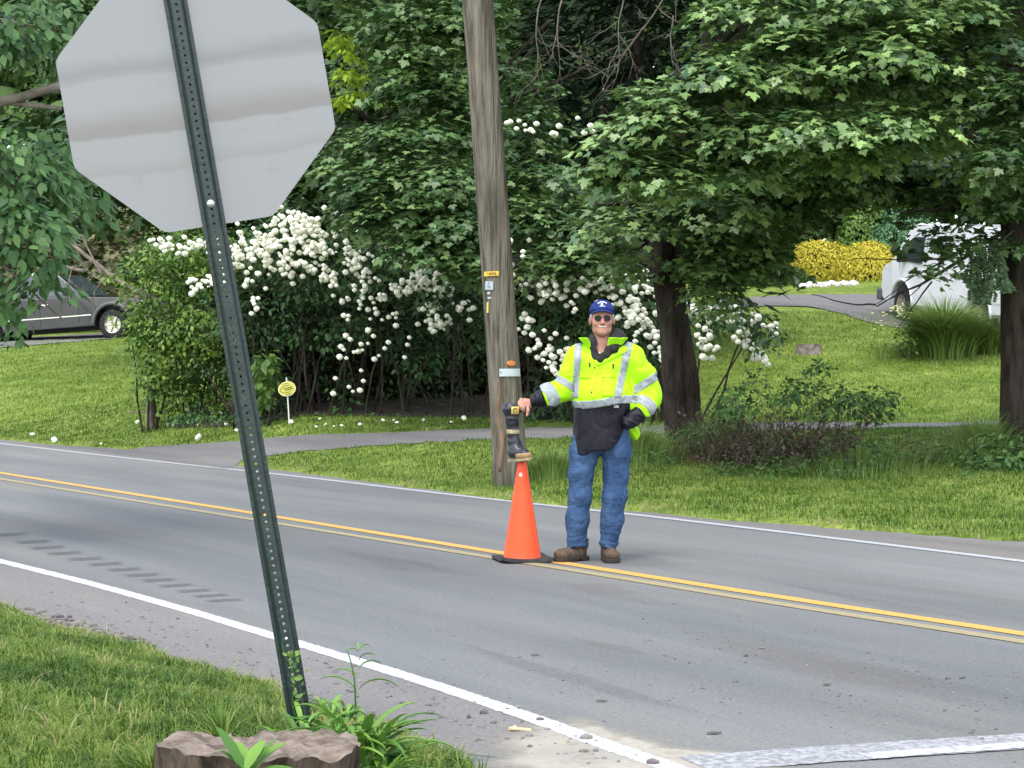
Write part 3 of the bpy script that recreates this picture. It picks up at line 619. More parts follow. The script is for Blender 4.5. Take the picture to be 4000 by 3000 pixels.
for i in range(K):
    for j in range(K):
        a = i * (K + 1) + j; f += [(a, a + 1, a + K + 2, a + K + 1), (n1 + a, n1 + a + K + 1, n1 + a + K + 2, n1 + a + 1)]
for i in range(K):
    for (a, b) in ((i * (K + 1), (i + 1) * (K + 1)), (i * (K + 1) + K, (i + 1) * (K + 1) + K), (i, i + 1), (K * (K + 1) + i, K * (K + 1) + i + 1)): f.append((a, b, n1 + b, n1 + a))
mb.add(v, f); mb.build('cone_base', M['conebase'], cone)
mb = MB(); K = 4
for i in range(K):
    for j, z in ((0, .600), (1, .625)):
        r = .131 + (.032 - .131) * ((z - .045) / .645) + .0012; a = R(-118 + i * 9 - 13); 
        mb.v.append((r * math.cos(a), r * math.sin(a), z))
mb.f = [(2 * i, 2 * i + 2, 2 * i + 3, 2 * i + 1) for i in range(K - 1)]; M['sticker'] = mat('grey_sticker', (.6, .5, .45), .6); mb.build('sticker', M['sticker'], cone)

# ------------------------------------------------------------------ rubber boot standing on the cone's tip
S = DM / F
def q3(u, v, y=0.0): return (place_uv(u, DM) - place_uv(2037, DM), y, (2190 - v) * S)
boot = empty('rubber_boot', (place_uv(2037, DM), DM - .01, 0), 'black rubber boot with tan toe balanced on the tip of the cone', 'boot')
boot.location[2] = .70; bz = .70
def bq(u, v, y=0.0): a = q3(u, v, y); return (a[0], a[1], a[2] - bz)
M['rubber'] = mat('black_boot_rubber', (.010, .010, .014), .33, spec=.5, noise_=10, col2=(.016, .016, .022), bump=(18, .3)); M['tan'] = mat('tan_rubber', (.34, .22, .11), .6, noise_=20, col2=(.28, .18, .09)); M['tansole'] = mat('cream_sole', (.34, .28, .17), .7, noise_=30, col2=(.25, .20, .11))
def f_boot(p):
    sh = [((1998, 1596), .060, .050), ((2000, 1640), .042, .045), ((2004, 1685), .036, .045), ((2010, 1722), .040, .045), ((2016, 1755), .045, .048)]
    d = roundcone(p, bq(*sh[0][0]), bq(*sh[1][0]), sh[0][1], sh[1][1], .95)
    for a, b in zip(sh[1:-1], sh[2:]): d = smin(d, roundcone(p, bq(*a[0]), bq(*b[0]), a[1], b[1], .95), .03)
    d = smin(d, roundcone(p, bq(2000, 1592), bq(2040, 1594, -.01), .052, .022, 1.0), .03)
    d = smin(d, roundcone(p, bq(2016, 1762, .0), bq(2048, 1768, -.07), .045, .036, 1.0), .03)
    d = smin(d, roundcone(p, bq(2008, 1766, .02), bq(2016, 1766, -.02), .040, .042, 1.0), .03)
    zt = bq(1990, 1573)[2]; top = (p[..., 2] - zt) * .97 + (p[..., 0] + .07) * .18
    zs = bq(2000, 1783)[2]; bot = zs - p[..., 2] + (p[..., 0]) * .12
    d = np.maximum(np.maximum(d + fold(p, .007, 4, .06), top), bot)
    inner = np.maximum(roundcone(p, bq(2002, 1588), bq(2002, 1620), .048, .03, .8), -(p[..., 2] - zt + .06)); return np.maximum(d, -np.maximum(inner, -top - .05))
o, bv, bf = solid('boot_shaft', f_boot, (-.2, -.16, -.02), (.16, .12, .46), .006, M['rubber'], boot, keep=True)
zb0, zb1 = bq(0, 1692)[2], bq(0, 1677)[2]
band('boot_band', bv, bf, lambda c, n: (c[:, 2] > zb0) & (c[:, 2] < zb1), M['tansole'], boot, .004)
def f_toe(p):
    d = roundcone(p, bq(2022, 1768, -.02), bq(2052, 1772, -.085), .046, .041, 1.0); zs = bq(2000, 1786)[2] + p[..., 0] * .12
    return np.maximum(np.maximum(d, zs - p[..., 2]), p[..., 2] - zs - .036 - .0 * p[..., 0])
solid('toe_cap', f_toe, (-.1, -.16, -.03), (.16, .08, .12), .005, M['tan'], boot)
def f_sole(p):
    zs = bq(2000, 1792)[2] + p[..., 0] * .12; q = p.copy(); q[..., 2] = 0
    a = np.array(bq(2004, 1790, .045)); b = np.array(bq(2056, 1790, -.095)); a[2] = b[2] = 0
    d = roundcone(q, a, b, .036, .040); lug = .004 * np.sign(np.sin(p[..., 0] * 120 + p[..., 1] * 60)); return np.maximum(d, np.abs(p[..., 2] - zs) - .010 + np.where(p[..., 2] < zs, np.maximum(lug, 0), 0))
solid('sole', f_sole, (-.12, -.18, -.04), (.16, .12, .08), .004, M['tansole'], boot)
M['patch'] = mat('yellow_patch', (.66, .50, .14), .6)
def boot_patch(name, u0, v0, u1, v1, mat_, off):
    a, b = bq(u0, v0), bq(u1, v1); return band(name, bv, bf, lambda c, n: (c[:, 0] > a[0]) & (c[:, 0] < b[0]) & (c[:, 2] < a[2]) & (c[:, 2] > b[2]) & (n[:, 1] < -.2), mat_, boot, off)
boot_patch('logo_patch', 1997, 1585, 2026, 1614, M['patch'], .004)
mb = MB(); a = bq(2011, 1599); 
for k in range(9): t = R(20 + k * 25); mb.tube([(a[0] + .014 * math.cos(t), -.066, a[2] + .013 * math.sin(t)), (a[0] + .014 * math.cos(t + R(25)), -.066, a[2] + .013 * math.sin(t + R(25)))], .0025, 6)
mb.tube([(a[0] - .016, -.066, a[2] - .02), (a[0] + .018, -.066, a[2] - .018)], .002, 6)
mb.build('emblem', M['ink'], boot)

# ------------------------------------------------------------------ the man
PX = place_uv(2300, DM)
man = empty('person', (PX, DM, 0), 'smiling man in a blue cap, sunglasses, yellow reflective jacket and jeans', 'person')
M['skin'] = mat('skin', (.40, .205, .145), .55, spec=.3, noise_=14, col2=(.34, .155, .11), bump=(60, .12, .005))
M['hivis'] = mat('fluorescent_yellow_cloth', (.35, .74, .006), .6, spec=.2, noise_=7, col2=(.31, .66, .008), bump=(30, .25, .01))
M['silver'] = mat('silver_reflective_tape', (.19, .215, .225), .5, spec=.35, noise_=30, col2=(.28, .305, .315), bump=(50, .3, .006))
M['navy'] = mat('black_navy_nylon', (.004, .0035, .007), .5, spec=.22, noise_=9, col2=(.009, .008, .015), bump=(22, .3, .01))
M['fleece'] = mat('black_fleece', (.014, .013, .014), .95, noise_=30, col2=(.025, .024, .024), bump=(50, .6, .01))
M['denim'] = mat('blue_denim', (.026, .053, .112), .9, spec=.1, noise_=7, col2=(.048, .090, .172), bump=(24, .9, .02), detail=12)
M['leather'] = mat('brown_leather', (.05, .033, .02), .7, noise_=12, col2=(.09, .062, .04), bump=(22, .5, .01)); M['soler'] = mat('boot_sole_rubber', (.028, .02, .016), .8)
M['cap'] = mat('blue_cap_cloth', (.012, .022, .10), .85, spec=.1, noise_=30, col2=(.022, .036, .15), bump=(60, .2, .005)); M['lens'] = mat('sunglass_lens', (.010, .005, .007), .25, spec=.25); M['frame'] = mat('thin_metal_frame', (.10, .07, .05), .3, metal=.8)
M['teeth'] = mat('teeth', (.6, .56, .50), .35); M['lip'] = mat('lip', (.40, .15, .13), .5); M['hair'] = mat('grey_hair', (.42, .40, .37), .9, noise_=60, col2=(.28, .26, .24), bump=(120, .6, .006)); M['shirt'] = mat('pale_shirt', (.5, .48, .46), .9)
HC = np.array([.093, -.005, 1.705])
Wl = (-.415, -.125, 1.115)
def chain(p, pts, rad, k=.01, sy=1.0):
    d = None
    for a, b, r1, r2 in zip(pts[:-1], pts[1:], rad[:-1], rad[1:]): e = roundcone(p, a, b, r1, r2, sy); d = e if d is None else smin(d, e, k)
    return d
def box_near(p, c, r): return np.linalg.norm(p - np.array(c), axis=-1) < r
def f_head(p):
    q = p - HC
    d = ell(q, (0, .018, .035), (.078, .098, .092))
    d = smin(d, ell(q, (0, -.012, -.03), (.066, .078, .085)), .03)                 # face
    d = smin(d, ell(q, (0, -.058, -.092), (.034, .030, .026)), .03)               # chin
    for s in (-1, 1):
        d = smin(d, ell(q, (.040 * s, -.062, -.026), (.024, .020, .022)), .018)   # cheeks lifted by the smile
        d = smin(d, ell(q, (.044 * s, .0, -.075), (.020, .04, .022)), .025)       # jaw
        d = smin(d, ell(q, (.083 * s, .012, -.012), (.010, .020, .031)), .008)    # ears
        d = smin(d, roundcone(q, (.008 * s, -.078, .028), (.036 * s, -.070, .027), .009, .008), .012)   # brow
        d = np.maximum(d, -ell(q, (.031 * s, -.093, .008), (.017, .012, .010)) * .9)                    # eye sockets
        d = smin(d, ell(q, (.031 * s, -.070, .008), (.013, .012, .011)), .004)    # eyes
        d = smin(d, ell(q, (.011 * s, -.090, -.030), (.009, .010, .008)), .006)   # nostril wings
    d = smin(d, roundcone(q, (0, -.080, .020), (0, -.103, -.026), .009, .0125), .010)   # nose
    d = np.maximum(d, -ell(q - np.stack([0 * q[..., 0], 0 * q[..., 0], q[..., 0] ** 2 * 8], -1), (0, -.100, -.055), (.035, .022, .009)))             # open smile
    d = smin(d, roundcone(q, (-.020, -.080, -.066), (.020, -.080, -.066), .006, .006), .006)
    return d
def f_hand(p):
    w = np.array(Wl)
    d = chain(p, [w + (.05, .03, .012), w, w + (-.030, -.008, .000)], [.030, .027, .030], .02, .8)
    d = smin(d, ell(p, w + (-.040, -.012, .004), (.040, .026, .033)), .014)       # palm / back of the hand
    F_ = [((-.062, -.030, .030), (-.078, -.034, .006), (-.074, -.024, -.016)), ((-.058, -.036, .016), (-.074, -.044, -.010), (-.068, -.034, -.034)),
          ((-.048, -.040, .002), (-.062, -.050, -.024), (-.056, -.040, -.046)), ((-.036, -.040, -.010), (-.048, -.048, -.034), (-.042, -.040, -.054))]
    for i, (a, b, c) in enumerate(F_):
        r = (.0105, .0105, .010, .009)[i]; d = smin(d, chain(p, [w + a, w + b, w + c], [r + .001, r, r * .8], .004), .005)
    d = smin(d, chain(p, [w + (-.018, -.026, -.016), w + (-.016, -.044, -.048), w + (-.022, -.050, -.082)], [.014, .0115, .009], .006), .008)   # thumb pointing down
    return d
def f_body(p):
    d = chain(p, [(.10, .03, 1.42), (.097, .018, 1.52), (.093, .012, 1.62)], [.075, .060, .056], .04)
    d = smin(d, f_head(p), .02)
    d = smin(d, roundcone(p, (-.03, .01, 1.42), (.24, .01, 1.42), .075, .075), .05)
    d = smin(d, roundcone(p, (.10, .0, 1.32), (.10, .0, 1.02), .15, .15, .65), .05)
    d = smin(d, chain(p, [(-.08, 0, 1.42), (-.165, -.0, 1.22), (-.30, -.085, 1.15), Wl], [.055, .045, .038, .027], .03), .03)
    d = smin(d, chain(p, [(.29, 0, 1.42), (.44, .03, 1.14), (.36, -.07, 1.05), (.32, -.10, 1.01)], [.055, .045, .035, .030], .03), .03)
    for pts in ([(.02, 0, .95), (-.05, -.01, .62), (-.085, 0, .12)], [(.18, 0, .95), (.185, -.01, .55), (.145, 0, .12)]): d = smin(d, chain(p, pts, [.075, .05, .035], .03), .05)
    m = box_near(p, Wl, .2)
    if m.any(): e = np.full(d.shape, 9.0); e[m] = f_hand(p[m]); d = smin(d, e, .012)
    return d
ax = [axis_pts([(-.58, -.36, .004), (-.36, -.02, .012), (-.02, .21, .004), (.21, .56, .012)]), axis_pts([(-.24, .12, .005), (.12, .2, .012)]), axis_pts([(.05, .98, .02), (.98, 1.18, .004), (1.18, 1.54, .012), (1.54, 1.87, .004)])]
solid('body', f_body, None, None, None, M['skin'], man, axes=ax)
def JT(p):     # coat trunk
    d = roundcone(p, (.105, .0, 1.34), (.105, .0, 1.14), .185, .205, .72)
    d = smin(d, ell(p, (.105, -.025, 1.15), (.215, .17, .17)), .05)
    d = smin(d, roundcone(p, (-.055, .01, 1.455), (.275, .01, 1.45), .080, .082), .07)
    return d
ELB_R, ELB_L = (.428, .03, 1.15), (-.170, .0, 1.225)
def f_jacket(p):
    d = JT(p)
    d = smin(d, chain(p, [(.285, .0, 1.425), (.375, .02, 1.30), ELB_R, (.375, -.07, 1.075)], [.098, .093, .085, .078], .04), .05)
    d = smin(d, chain(p, [(-.075, .0, 1.42), (-.125, .005, 1.33), ELB_L, (-.305, -.085, 1.155)], [.090, .080, .075, .088], .03), .035)
    arm_ = sstep(np.abs(p[..., 0] - .105), .17, .26); d = d + (.5 + .5 * arm_) * fold(p, .022, 2, .10, (1, 1, .8)) + .6 * fold(p, .010, 5, .05)
    # hem, cuffs and neck opening
    hem = 1.095 + .02 * np.sin((p[..., 0] - .1) * 9) - p[..., 2]; near_trunk = JT(p) < .03
    sl = p[..., 0] > .28
    d = np.where(sl, d, np.maximum(d, hem))
    d = np.maximum(d, -((p[..., 2] - 1.02) + 0 * p[..., 0]) * 1.0)
    cuff = (-.315 - p[..., 0]) * .93 - (p[..., 2] - 1.155) * .35; d = np.maximum(d, np.where(p[..., 0] < -.2, cuff, -9))
    cr2 = (1.035 - p[..., 2]) * .8 + (.355 - p[..., 0]) * .62; d = np.maximum(d, np.where((p[..., 2] < 1.12) & (p[..., 0] > .30), cr2, -9))
    neck = np.maximum(roundcone(p, (.097, -.02, 1.45), (.097, -.03, 1.7), .075, .12), -(p[..., 2] - 1.36)); v = np.maximum(np.abs(p[..., 0] - .048 - (p[..., 2] - 1.42) * .18) - (p[..., 2] - 1.42) * .52, p[..., 1] + .03)
    return np.maximum(np.maximum(d, -neck), -v)
jk, jv, jf = solid('jacket', f_jacket, (-.45, -.26, 1.0), (.60, .22, 1.60), .0065, M['hivis'], man, keep=True)
FR = lambda n: n[:, 1] < .25
sa = lambda c, x0, z0, x1, z1: c[:, 0] - (x0 + (x1 - x0) * (c[:, 2] - z0) / (z1 - z0))
band('reflective_strip', jv, jf, lambda c, n: (np.abs(sa(c, -.075, 1.53, -.103, 1.12)) < .0235) & (c[:, 2] > 1.15) & (np.abs(n[:, 1]) > .1), M['silver'], jk)
band('reflective_strip', jv, jf, lambda c, n: (np.abs(sa(c, .280, 1.54, .185, 1.12)) < .0255) & (c[:, 2] > 1.15) & (np.abs(n[:, 1]) > .1), M['silver'], jk)
band('reflective_strip', jv, jf, lambda c, n: (c[:, 0] > -.16) & (c[:, 0] < .335) & (np.abs(c[:, 2] - 1.124 - .02 * np.sin((c[:, 0] - .1) * 9)) < .026) & (n[:, 2] > -.7), M['silver'], jk)
ringm = lambda c, a, b, t0, t1: ((lambda t: (t > t0) & (t < t1))(((c - np.array(a)) @ (np.array(b) - np.array(a))) / np.dot(np.array(b) - np.array(a), np.array(b) - np.array(a))))
SR = (.285, .0, 1.425)
band('reflective_strip', jv, jf, lambda c, n: (c[:, 0] > .315) & (c[:, 2] > 1.16) & ringm(c, SR, (.485, .0, 1.10), .46, .60) & (n[:, 2] > -.8), M['silver'], jk)
band('reflective_strip', jv, jf, lambda c, n: (c[:, 0] > .30) & (c[:, 2] < 1.17) & ringm(c, ELB_R, (.345, -.07, 1.045), .42, .95), M['silver'], jk)
band('reflective_strip', jv, jf, lambda c, n: (c[:, 0] < -.10) & ringm(c, (-.09, 0, 1.36), (-.20, -.02, 1.19), .55, .78), M['silver'], jk)
band('reflective_strip', jv, jf, lambda c, n: (c[:, 0] < -.2) & ringm(c, ELB_L, (-.305, -.085, 1.155), .66, 1.2) & (c[:, 0] > -.40), M['silver'], jk)
# collar flaps, placket, pockets, snaps
def f_collar(p):
    q = p - np.array([.10, .0, 1.50]); r = np.hypot(q[..., 0] / 1.05, q[..., 1]); a = np.arctan2(q[..., 0], -q[..., 1])      # 0 = front
    tgt = .085 + (q[..., 2]) * .75 + .03 * np.exp(-((np.abs(a) - 1.0) / .5) ** 2); d = np.abs(r - tgt) * .8 - .008
    zt = .075 - .0 * a; d = np.maximum(d, np.maximum(q[..., 2] - zt, -.045 - q[..., 2])); return np.maximum(d + wr(p, .0015, [((1, 1, .3), .06, 1)], 3), .045 - np.abs(a + .25) * .09 - (q[..., 2] - .03) * .0)
solid('collar', f_collar, (-.12, -.24, 1.43), (.33, .2, 1.60), .005, M['hivis'], jk)
def f_lapel(p):   # the open storm flap lying to the right of the zip
    a = roundcone(p, (.052, -.145, 1.405), (.235, -.095, 1.50), .030, .034); return np.maximum(a, np.abs(f_jacket(p) - .004) - .008)
solid('storm_flap', f_lapel, (-.02, -.22, 1.34), (.30, -.02, 1.56), .005, M['hivis'], jk)
M['placket'] = mat('seam_yellow', (.42, .72, .01), .7)
band('zip_placket', jv, jf, lambda c, n: (np.abs(sa(c, .052, 1.42, .015, 1.12)) < .006) & (c[:, 2] > 1.15) & (c[:, 2] < 1.42) & FR(n), M['placket'], jk, .004)
def pocket(x0, x1, z0, z1): band('pocket_flap', jv, jf, lambda c, n: (c[:, 0] > x0) & (c[:, 0] < x1) & (c[:, 2] > z0) & (c[:, 2] < z1 + .012 * np.cos((c[:, 0] - (x0 + x1) / 2) * 50)) & (n[:, 1] < -.3), M['hivis'], jk, .007)
pocket(.085, .175, 1.295, 1.335); pocket(.085, .17, 1.165, 1.285); pocket(-.065, .0, 1.29, 1.33)
def snap(x, z, r=.006, l=0):
    m = (np.abs(jv[:, 0] - x) < .008) & (np.abs(jv[:, 2] - z) < .008); y = jv[m, 1].min() if m.any() else -.15
    b = MB(); b.lathe([(0, -.004), (r, -.003), (r, .002)], 10, (x, y - .006, z), 'y')
    if l: b.tube([(x, y - .006, z), (x + l * .3, y - .008, z - .012), (x, y - .006, z - .026)], .005, 6)
    b.build('snap', M['ink'], jk)
snap(.0, 1.395, .007, .006); snap(.165, 1.385, .007, .006); snap(.012, 1.195, .006); snap(.125, 1.435); snap(.195, 1.45); snap(.035, 1.365)
mb = MB(); mb.box((.185, -.168, 1.095), (.036, .006, .02)); mb.build('hem_tab', M['silver'], jk, bevel=.002)
# black lower coat, inner cuffs, hood
def f_coat(p):
    d = roundcone(p, (.095, -.01, 1.12), (.075, -.01, .76), .205, .188, .74)
    d = smin(d, roundcone(p, (.19, -.03, 1.10), (.15, -.04, .93), .12, .09), .05)
    d = d + fold(p, .020, 5, .10, (1, 1, .28)) + fold(p, .008, 8, .05, (1, 1, .6))
    hem = .770 + .09 * sstep(p[..., 0], .05, .24) + .14 * sstep(p[..., 0], .19, .31) + .018 * np.sin(p[..., 0] * 30) - p[..., 2]
    return np.maximum(np.maximum(d, hem), p[..., 2] - 1.115)
solid('coat_skirt', f_coat, (-.22, -.27, .70), (.40, .2, 1.13), .0065, M['navy'], man)
def f_cuffL(p): return np.maximum(chain(p, [(-.27, -.07, 1.165), (-.34, -.10, 1.148), (-.400, -.118, 1.125)], [.068, .060, .040], .02) + wr(p, .003, [((1, 0, .2), .03, 1)], 6), -.418 - p[..., 0])
solid('inner_cuff', f_cuffL, (-.45, -.2, 1.0), (-.2, .05, 1.26), .005, M['navy'], man)
def f_cuffR(p): return chain(p, [(.375, -.06, 1.085), (.335, -.095, 1.03), (.275, -.14, .985)], [.055, .060, .053], .02) + wr(p, .004, [((1, 0, .4), .05, 1), ((.3, 0, 1), .04, .6)], 7)
solid('inner_cuff', f_cuffR, (.18, -.24, .88), (.5, .05, 1.2), .006, M['navy'], man)
def f_hood(p):
    d = chain(p, [(.045, -.100, 1.44), (.020, -.070, 1.53), (.030, .02, 1.56), (.10, .075, 1.555), (.185, .06, 1.565), (.205, -.02, 1.56), (.165, -.085, 1.50), (.075, -.125, 1.425)], [.022, .026, .036, .05, .058, .058, .040, .022], .02)
    d = smin(d, ell(p, (.195, .04, 1.60), (.055, .06, .045)), .02)
    return d + wr(p, .003, [((1, .5, .8), .06, 1), ((.2, 1, -.8), .05, .7)], 3)
solid('hood', f_hood, (-.06, -.17, 1.38), (.30, .16, 1.68), .005, M['fleece'], man)
def f_shirt(p): return roundcone(p, (.055, -.075, 1.40), (.065, -.062, 1.455), .026, .022)
solid('undershirt', f_shirt, (-.0, -.13, 1.36), (.12, 0, 1.50), .005, M['shirt'], man)
# yellow back panel of the coat showing behind the hip
def f_back(p): return roundcone(p, (.27, .10, 1.02), (.335, .12, .885), .055, .035) + wr(p, .004, [((1, 0, .5), .05, 1)], 1)
solid('coat_tail', f_back, (.15, .0, .8), (.42, .2, 1.1), .007, M['hivis'], man)
def f_jeans(p):
    a = chain(p, [(.03, .0, .93), (-.035, .0, .76), (-.055, -.01, .62), (-.062, -.015, .46), (-.080, .0, .30), (-.084, .0, .125)], [.13, .098, .084, .074, .079, .072], .04)
    b = chain(p, [(.15, .0, .93), (.195, .0, .78), (.192, .0, .62), (.183, -.01, .46), (.165, .0, .30), (.142, .0, .125)], [.13, .100, .084, .079, .074, .066], .04)
    d = smin(a, b, .025); low = sstep(.34 - p[..., 2], 0, .2)
    d = d + fold(p, .007, 11, .13, (.8, .8, 1)) + low * fold(p, .016, 12, .04, (.5, .5, 1.2)) + (1 - low) * fold(p, .007, 14, .035, (1, 1, .8))
    return np.maximum(d, .085 + .02 * np.abs(np.sin(p[..., 0] * 20)) - p[..., 2])
jn, nv, nf = solid('jeans', f_jeans, (-.2, -.17, .06), (.36, .17, 1.02), .006, M['denim'], man, keep=True)
M['seam'] = mat('denim_seam', (.03, .07, .16), .9)
band('seam', nv, nf, lambda c, n: (np.abs(sa(c, .262, .75, .222, .12)) < .004) & (n[:, 1] < .2), M['seam'], jn, .002)
def work_boot(loc, rz, sc_=1.0):
    o = bpy.data.objects.new('work_boot', None); C.objects.link(o); o.parent = man; o.location = loc; o.rotation_euler = (0, 0, rz); o.empty_display_size = .1
    def fu(p):   # toe towards -Y
        d = roundcone(p, (0, .035, .12), (0, .02, .06), .050, .048); d = smin(d, roundcone(p, (0, .0, .06), (0, -.125, .050), .050, .044, 1.0), .03)
        d = smin(d, ell(p, (0, -.145, .052), (.056, .055, .040)), .02); d = d + wr(p, .0025, [((0, 1, .3), .035, 1)], 2)
        return np.maximum(np.maximum(d, .024 - p[..., 2]), p[..., 2] - .150)
    solid('upper', fu, (-.09, -.24, 0), (.09, .12, .17), .005, M['leather'], o)
    def fs(p):
        q = p.copy(); q[..., 2] = 0; d = roundcone(q, (0, .045, 0), (0, -.145, 0), .050, .060); d = np.maximum(d, np.where((p[..., 1] > -.03) & (p[..., 1] < .0), -(p[..., 2] - .012), -9)); return np.maximum(d, np.abs(p[..., 2] - .017) - .016)
    solid('sole', fs, (-.09, -.24, -.01), (.09, .12, .06), .005, M['soler'], o)
    b = MB()
    for k in range(4):
        yy = -.035 - .022 * k; zz = .113 - .0065 * k; b.tube([(-.026, yy, zz - .006), (0, yy - .008, zz), (.026, yy, zz - .006)], .0028, 6)
    b.tube([(0, -.03, .118), (-.03, -.05, .112), (-.038, -.03, .10)], .0025, 6); b.build('laces', M['ink'], o)
    b = MB(); b.tube([(.05 * math.cos(a), .035 + .052 * math.sin(a), .148) for a in np.linspace(0, 2 * math.pi, 17)], .006, 8); b.build('boot_collar', M['leather'], o, smooth=True)
work_boot((-.078, .02, 0), R(-52)); work_boot((.142, .02, 0), R(6))
# cap
def f_cap(p):
    q = p - HC; d = ell(q, (0, .022, .052), (.088, .112, .088)); d = np.maximum(d, .062 - q[..., 2] - (q[..., 1] + .05) * .20 - .25 * np.maximum(np.abs(q[..., 0]) - .07, 0)); return np.maximum(d, -ell(q, (0, .022, .045), (.080, .102, .082)))
cp_, cv, cf = solid('cap', f_cap, (-.03, -.16, 1.68), (.22, .2, 1.88), .004, M['cap'], man, keep=True)
mb = MB(); N1, N2 = 20, 7; v = []
for lay in (0, 1):
    for i in range(N1 + 1):
        a = -1 + 2 * i / N1
        for j in range(N2 + 1):
            t = j / N2; x = .083 * math.sin(a * 1.35) / math.sin(1.35) * (1 - .06 * t * t); y = -.085 * math.cos(a * 1.35) + .018 - t * .062 * math.cos(a * 1.5) ** .8 * (1 if abs(a) < .999 else 0)
            z = .072 - .032 * a * a - t * .012 - .005 * lay; v.append((HC[0] + x, HC[1] + y, HC[2] + z))
k = (N1 + 1) * (N2 + 1); f = []
for i in range(N1):
    for j in range(N2): a = i * (N2 + 1) + j; f += [(a, a + 1, a + N2 + 2, a + N2 + 1), (k + a, k + a + N2 + 1, k + a + N2 + 2, k + a + 1)]
    a = i * (N2 + 1) + N2; f += [(a, k + a, k + a + N2 + 1, a + N2 + 1)]
mb.add(v, f); mb.build('brim', M['cap'], cp_, smooth=True)
M['capwhite'] = mat('pale_embroidery', (.45, .48, .58), .9); M['capgold'] = mat('gold_embroidery', (.55, .47, .22), .9)
def arc(r0, r1, a0, a1, cz): return lambda c, n: (lambda rr, aa: (rr > r0) & (rr < r1) & (aa > a0) & (aa < a1) & (n[:, 1] < 0))(np.hypot(c[:, 0] - HC[0], c[:, 2] - cz), np.degrees(np.arctan2(c[:, 2] - cz, c[:, 0] - HC[0])))
band('embroidery', cv, cf, arc(.046, .052, 50, 130, HC[2] + .072), M['capwhite'], cp_, .002)
band('embroidery', cv, cf, lambda c, n: (np.abs(c[:, 0] - HC[0] + .003) < .008) & (np.abs(c[:, 2] - HC[2] - .103) < .007) & (n[:, 1] < 0), M['capgold'], cp_, .0025)
band('embroidery', cv, cf, lambda c, n: (np.abs(c[:, 0] - HC[0]) < .020) & (np.abs(c[:, 2] - HC[2] - .090) < .0025) & (n[:, 1] < 0), M['capwhite'], cp_, .002)
# sunglasses
gl = MB()
for s in (-1, 1):
    K = 18; c = (HC[0] + .032 * s, HC[1] - .094, HC[2] + .008); ring = [(.0245 * math.cos(2 * math.pi * k / K), .0205 * math.sin(2 * math.pi * k / K) - (.003 if math.sin(2 * math.pi * k / K) < 0 else 0)) for k in range(K)]
    mb = MB(); mb.add([(c[0] + x, c[1] + abs(x * s + .02) * .15 - .002, c[2] + z) for x, z in ring] + [(c[0] + x, c[1] + abs(x * s + .02) * .15 + .001, c[2] + z) for x, z in ring], [tuple(range(K)), tuple(range(K, 2 * K))[::-1]] + [(k, (k + 1) % K, K + (k + 1) % K, K + k) for k in range(K)])
    if s == -1: sg = gl
    gl.tube([(c[0] + x, c[1] + abs(x * s + .02) * .15 - .001, c[2] + z) for x, z in ring + ring[:1]], .0013, 5)
    gl.tube([(HC[0] + .056 * s, HC[1] - .088, HC[2] + .018), (HC[0] + .080 * s, HC[1] - .04, HC[2] + .016), (HC[0] + .086 * s, HC[1] + .01, HC[2] + .012)], .0015, 5)
    if s == 1:
        gl.tube([(HC[0] - .009, HC[1] - .098, HC[2] + .012), (HC[0] + .009, HC[1] - .098, HC[2] + .012)], .0013, 5); spect = gl.build('sunglasses', M['frame'], man)
    globals()['lens_%d' % (s + 1)] = mb
for k_ in ('lens_0', 'lens_2'): globals()[k_].build('lens', M['lens'], spect)
def f_teeth(p): q = p - HC; return np.maximum(ell(q - np.stack([0 * q[..., 0], 0 * q[..., 0], q[..., 0] ** 2 * 8], -1), (0, -.080, -.054), (.030, .014, .0062)), -.2 - q[..., 1])
solid('teeth', f_teeth, (.05, -.11, 1.63), (.14, -.05, 1.67), .0025, M['teeth'], man)
def f_lips(p):
    q = p - HC; b = q[..., 0] ** 2 * 9
    up_ = roundcone(q - np.stack([0 * b, b * .4, b], -1), (-.032, -.083, -.045), (.032, -.083, -.045), .003, .003); lo_ = roundcone(q - np.stack([0 * b, b * .4, b], -1), (-.026, -.084, -.066), (.026, -.084, -.066), .004, .004); return np.minimum(up_, lo_)
solid('lips', f_lips, (.05, -.11, 1.62), (.14, -.05, 1.68), .0025, M['lip'], man)
def f_hair(p):
    q = p - HC; d = 9.0
    for s in (-1, 1): e = ell(q, (.074 * s, .005, .018), (.012, .030, .030)); d = np.minimum(d, e)
    return np.minimum(d, np.maximum(ell(q, (0, .03, .0), (.083, .092, .07)), .04 - q[..., 1]))
solid('hair', f_hair, (-.02, -.06, 1.62), (.20, .14, 1.78), .004, M['hair'], man)

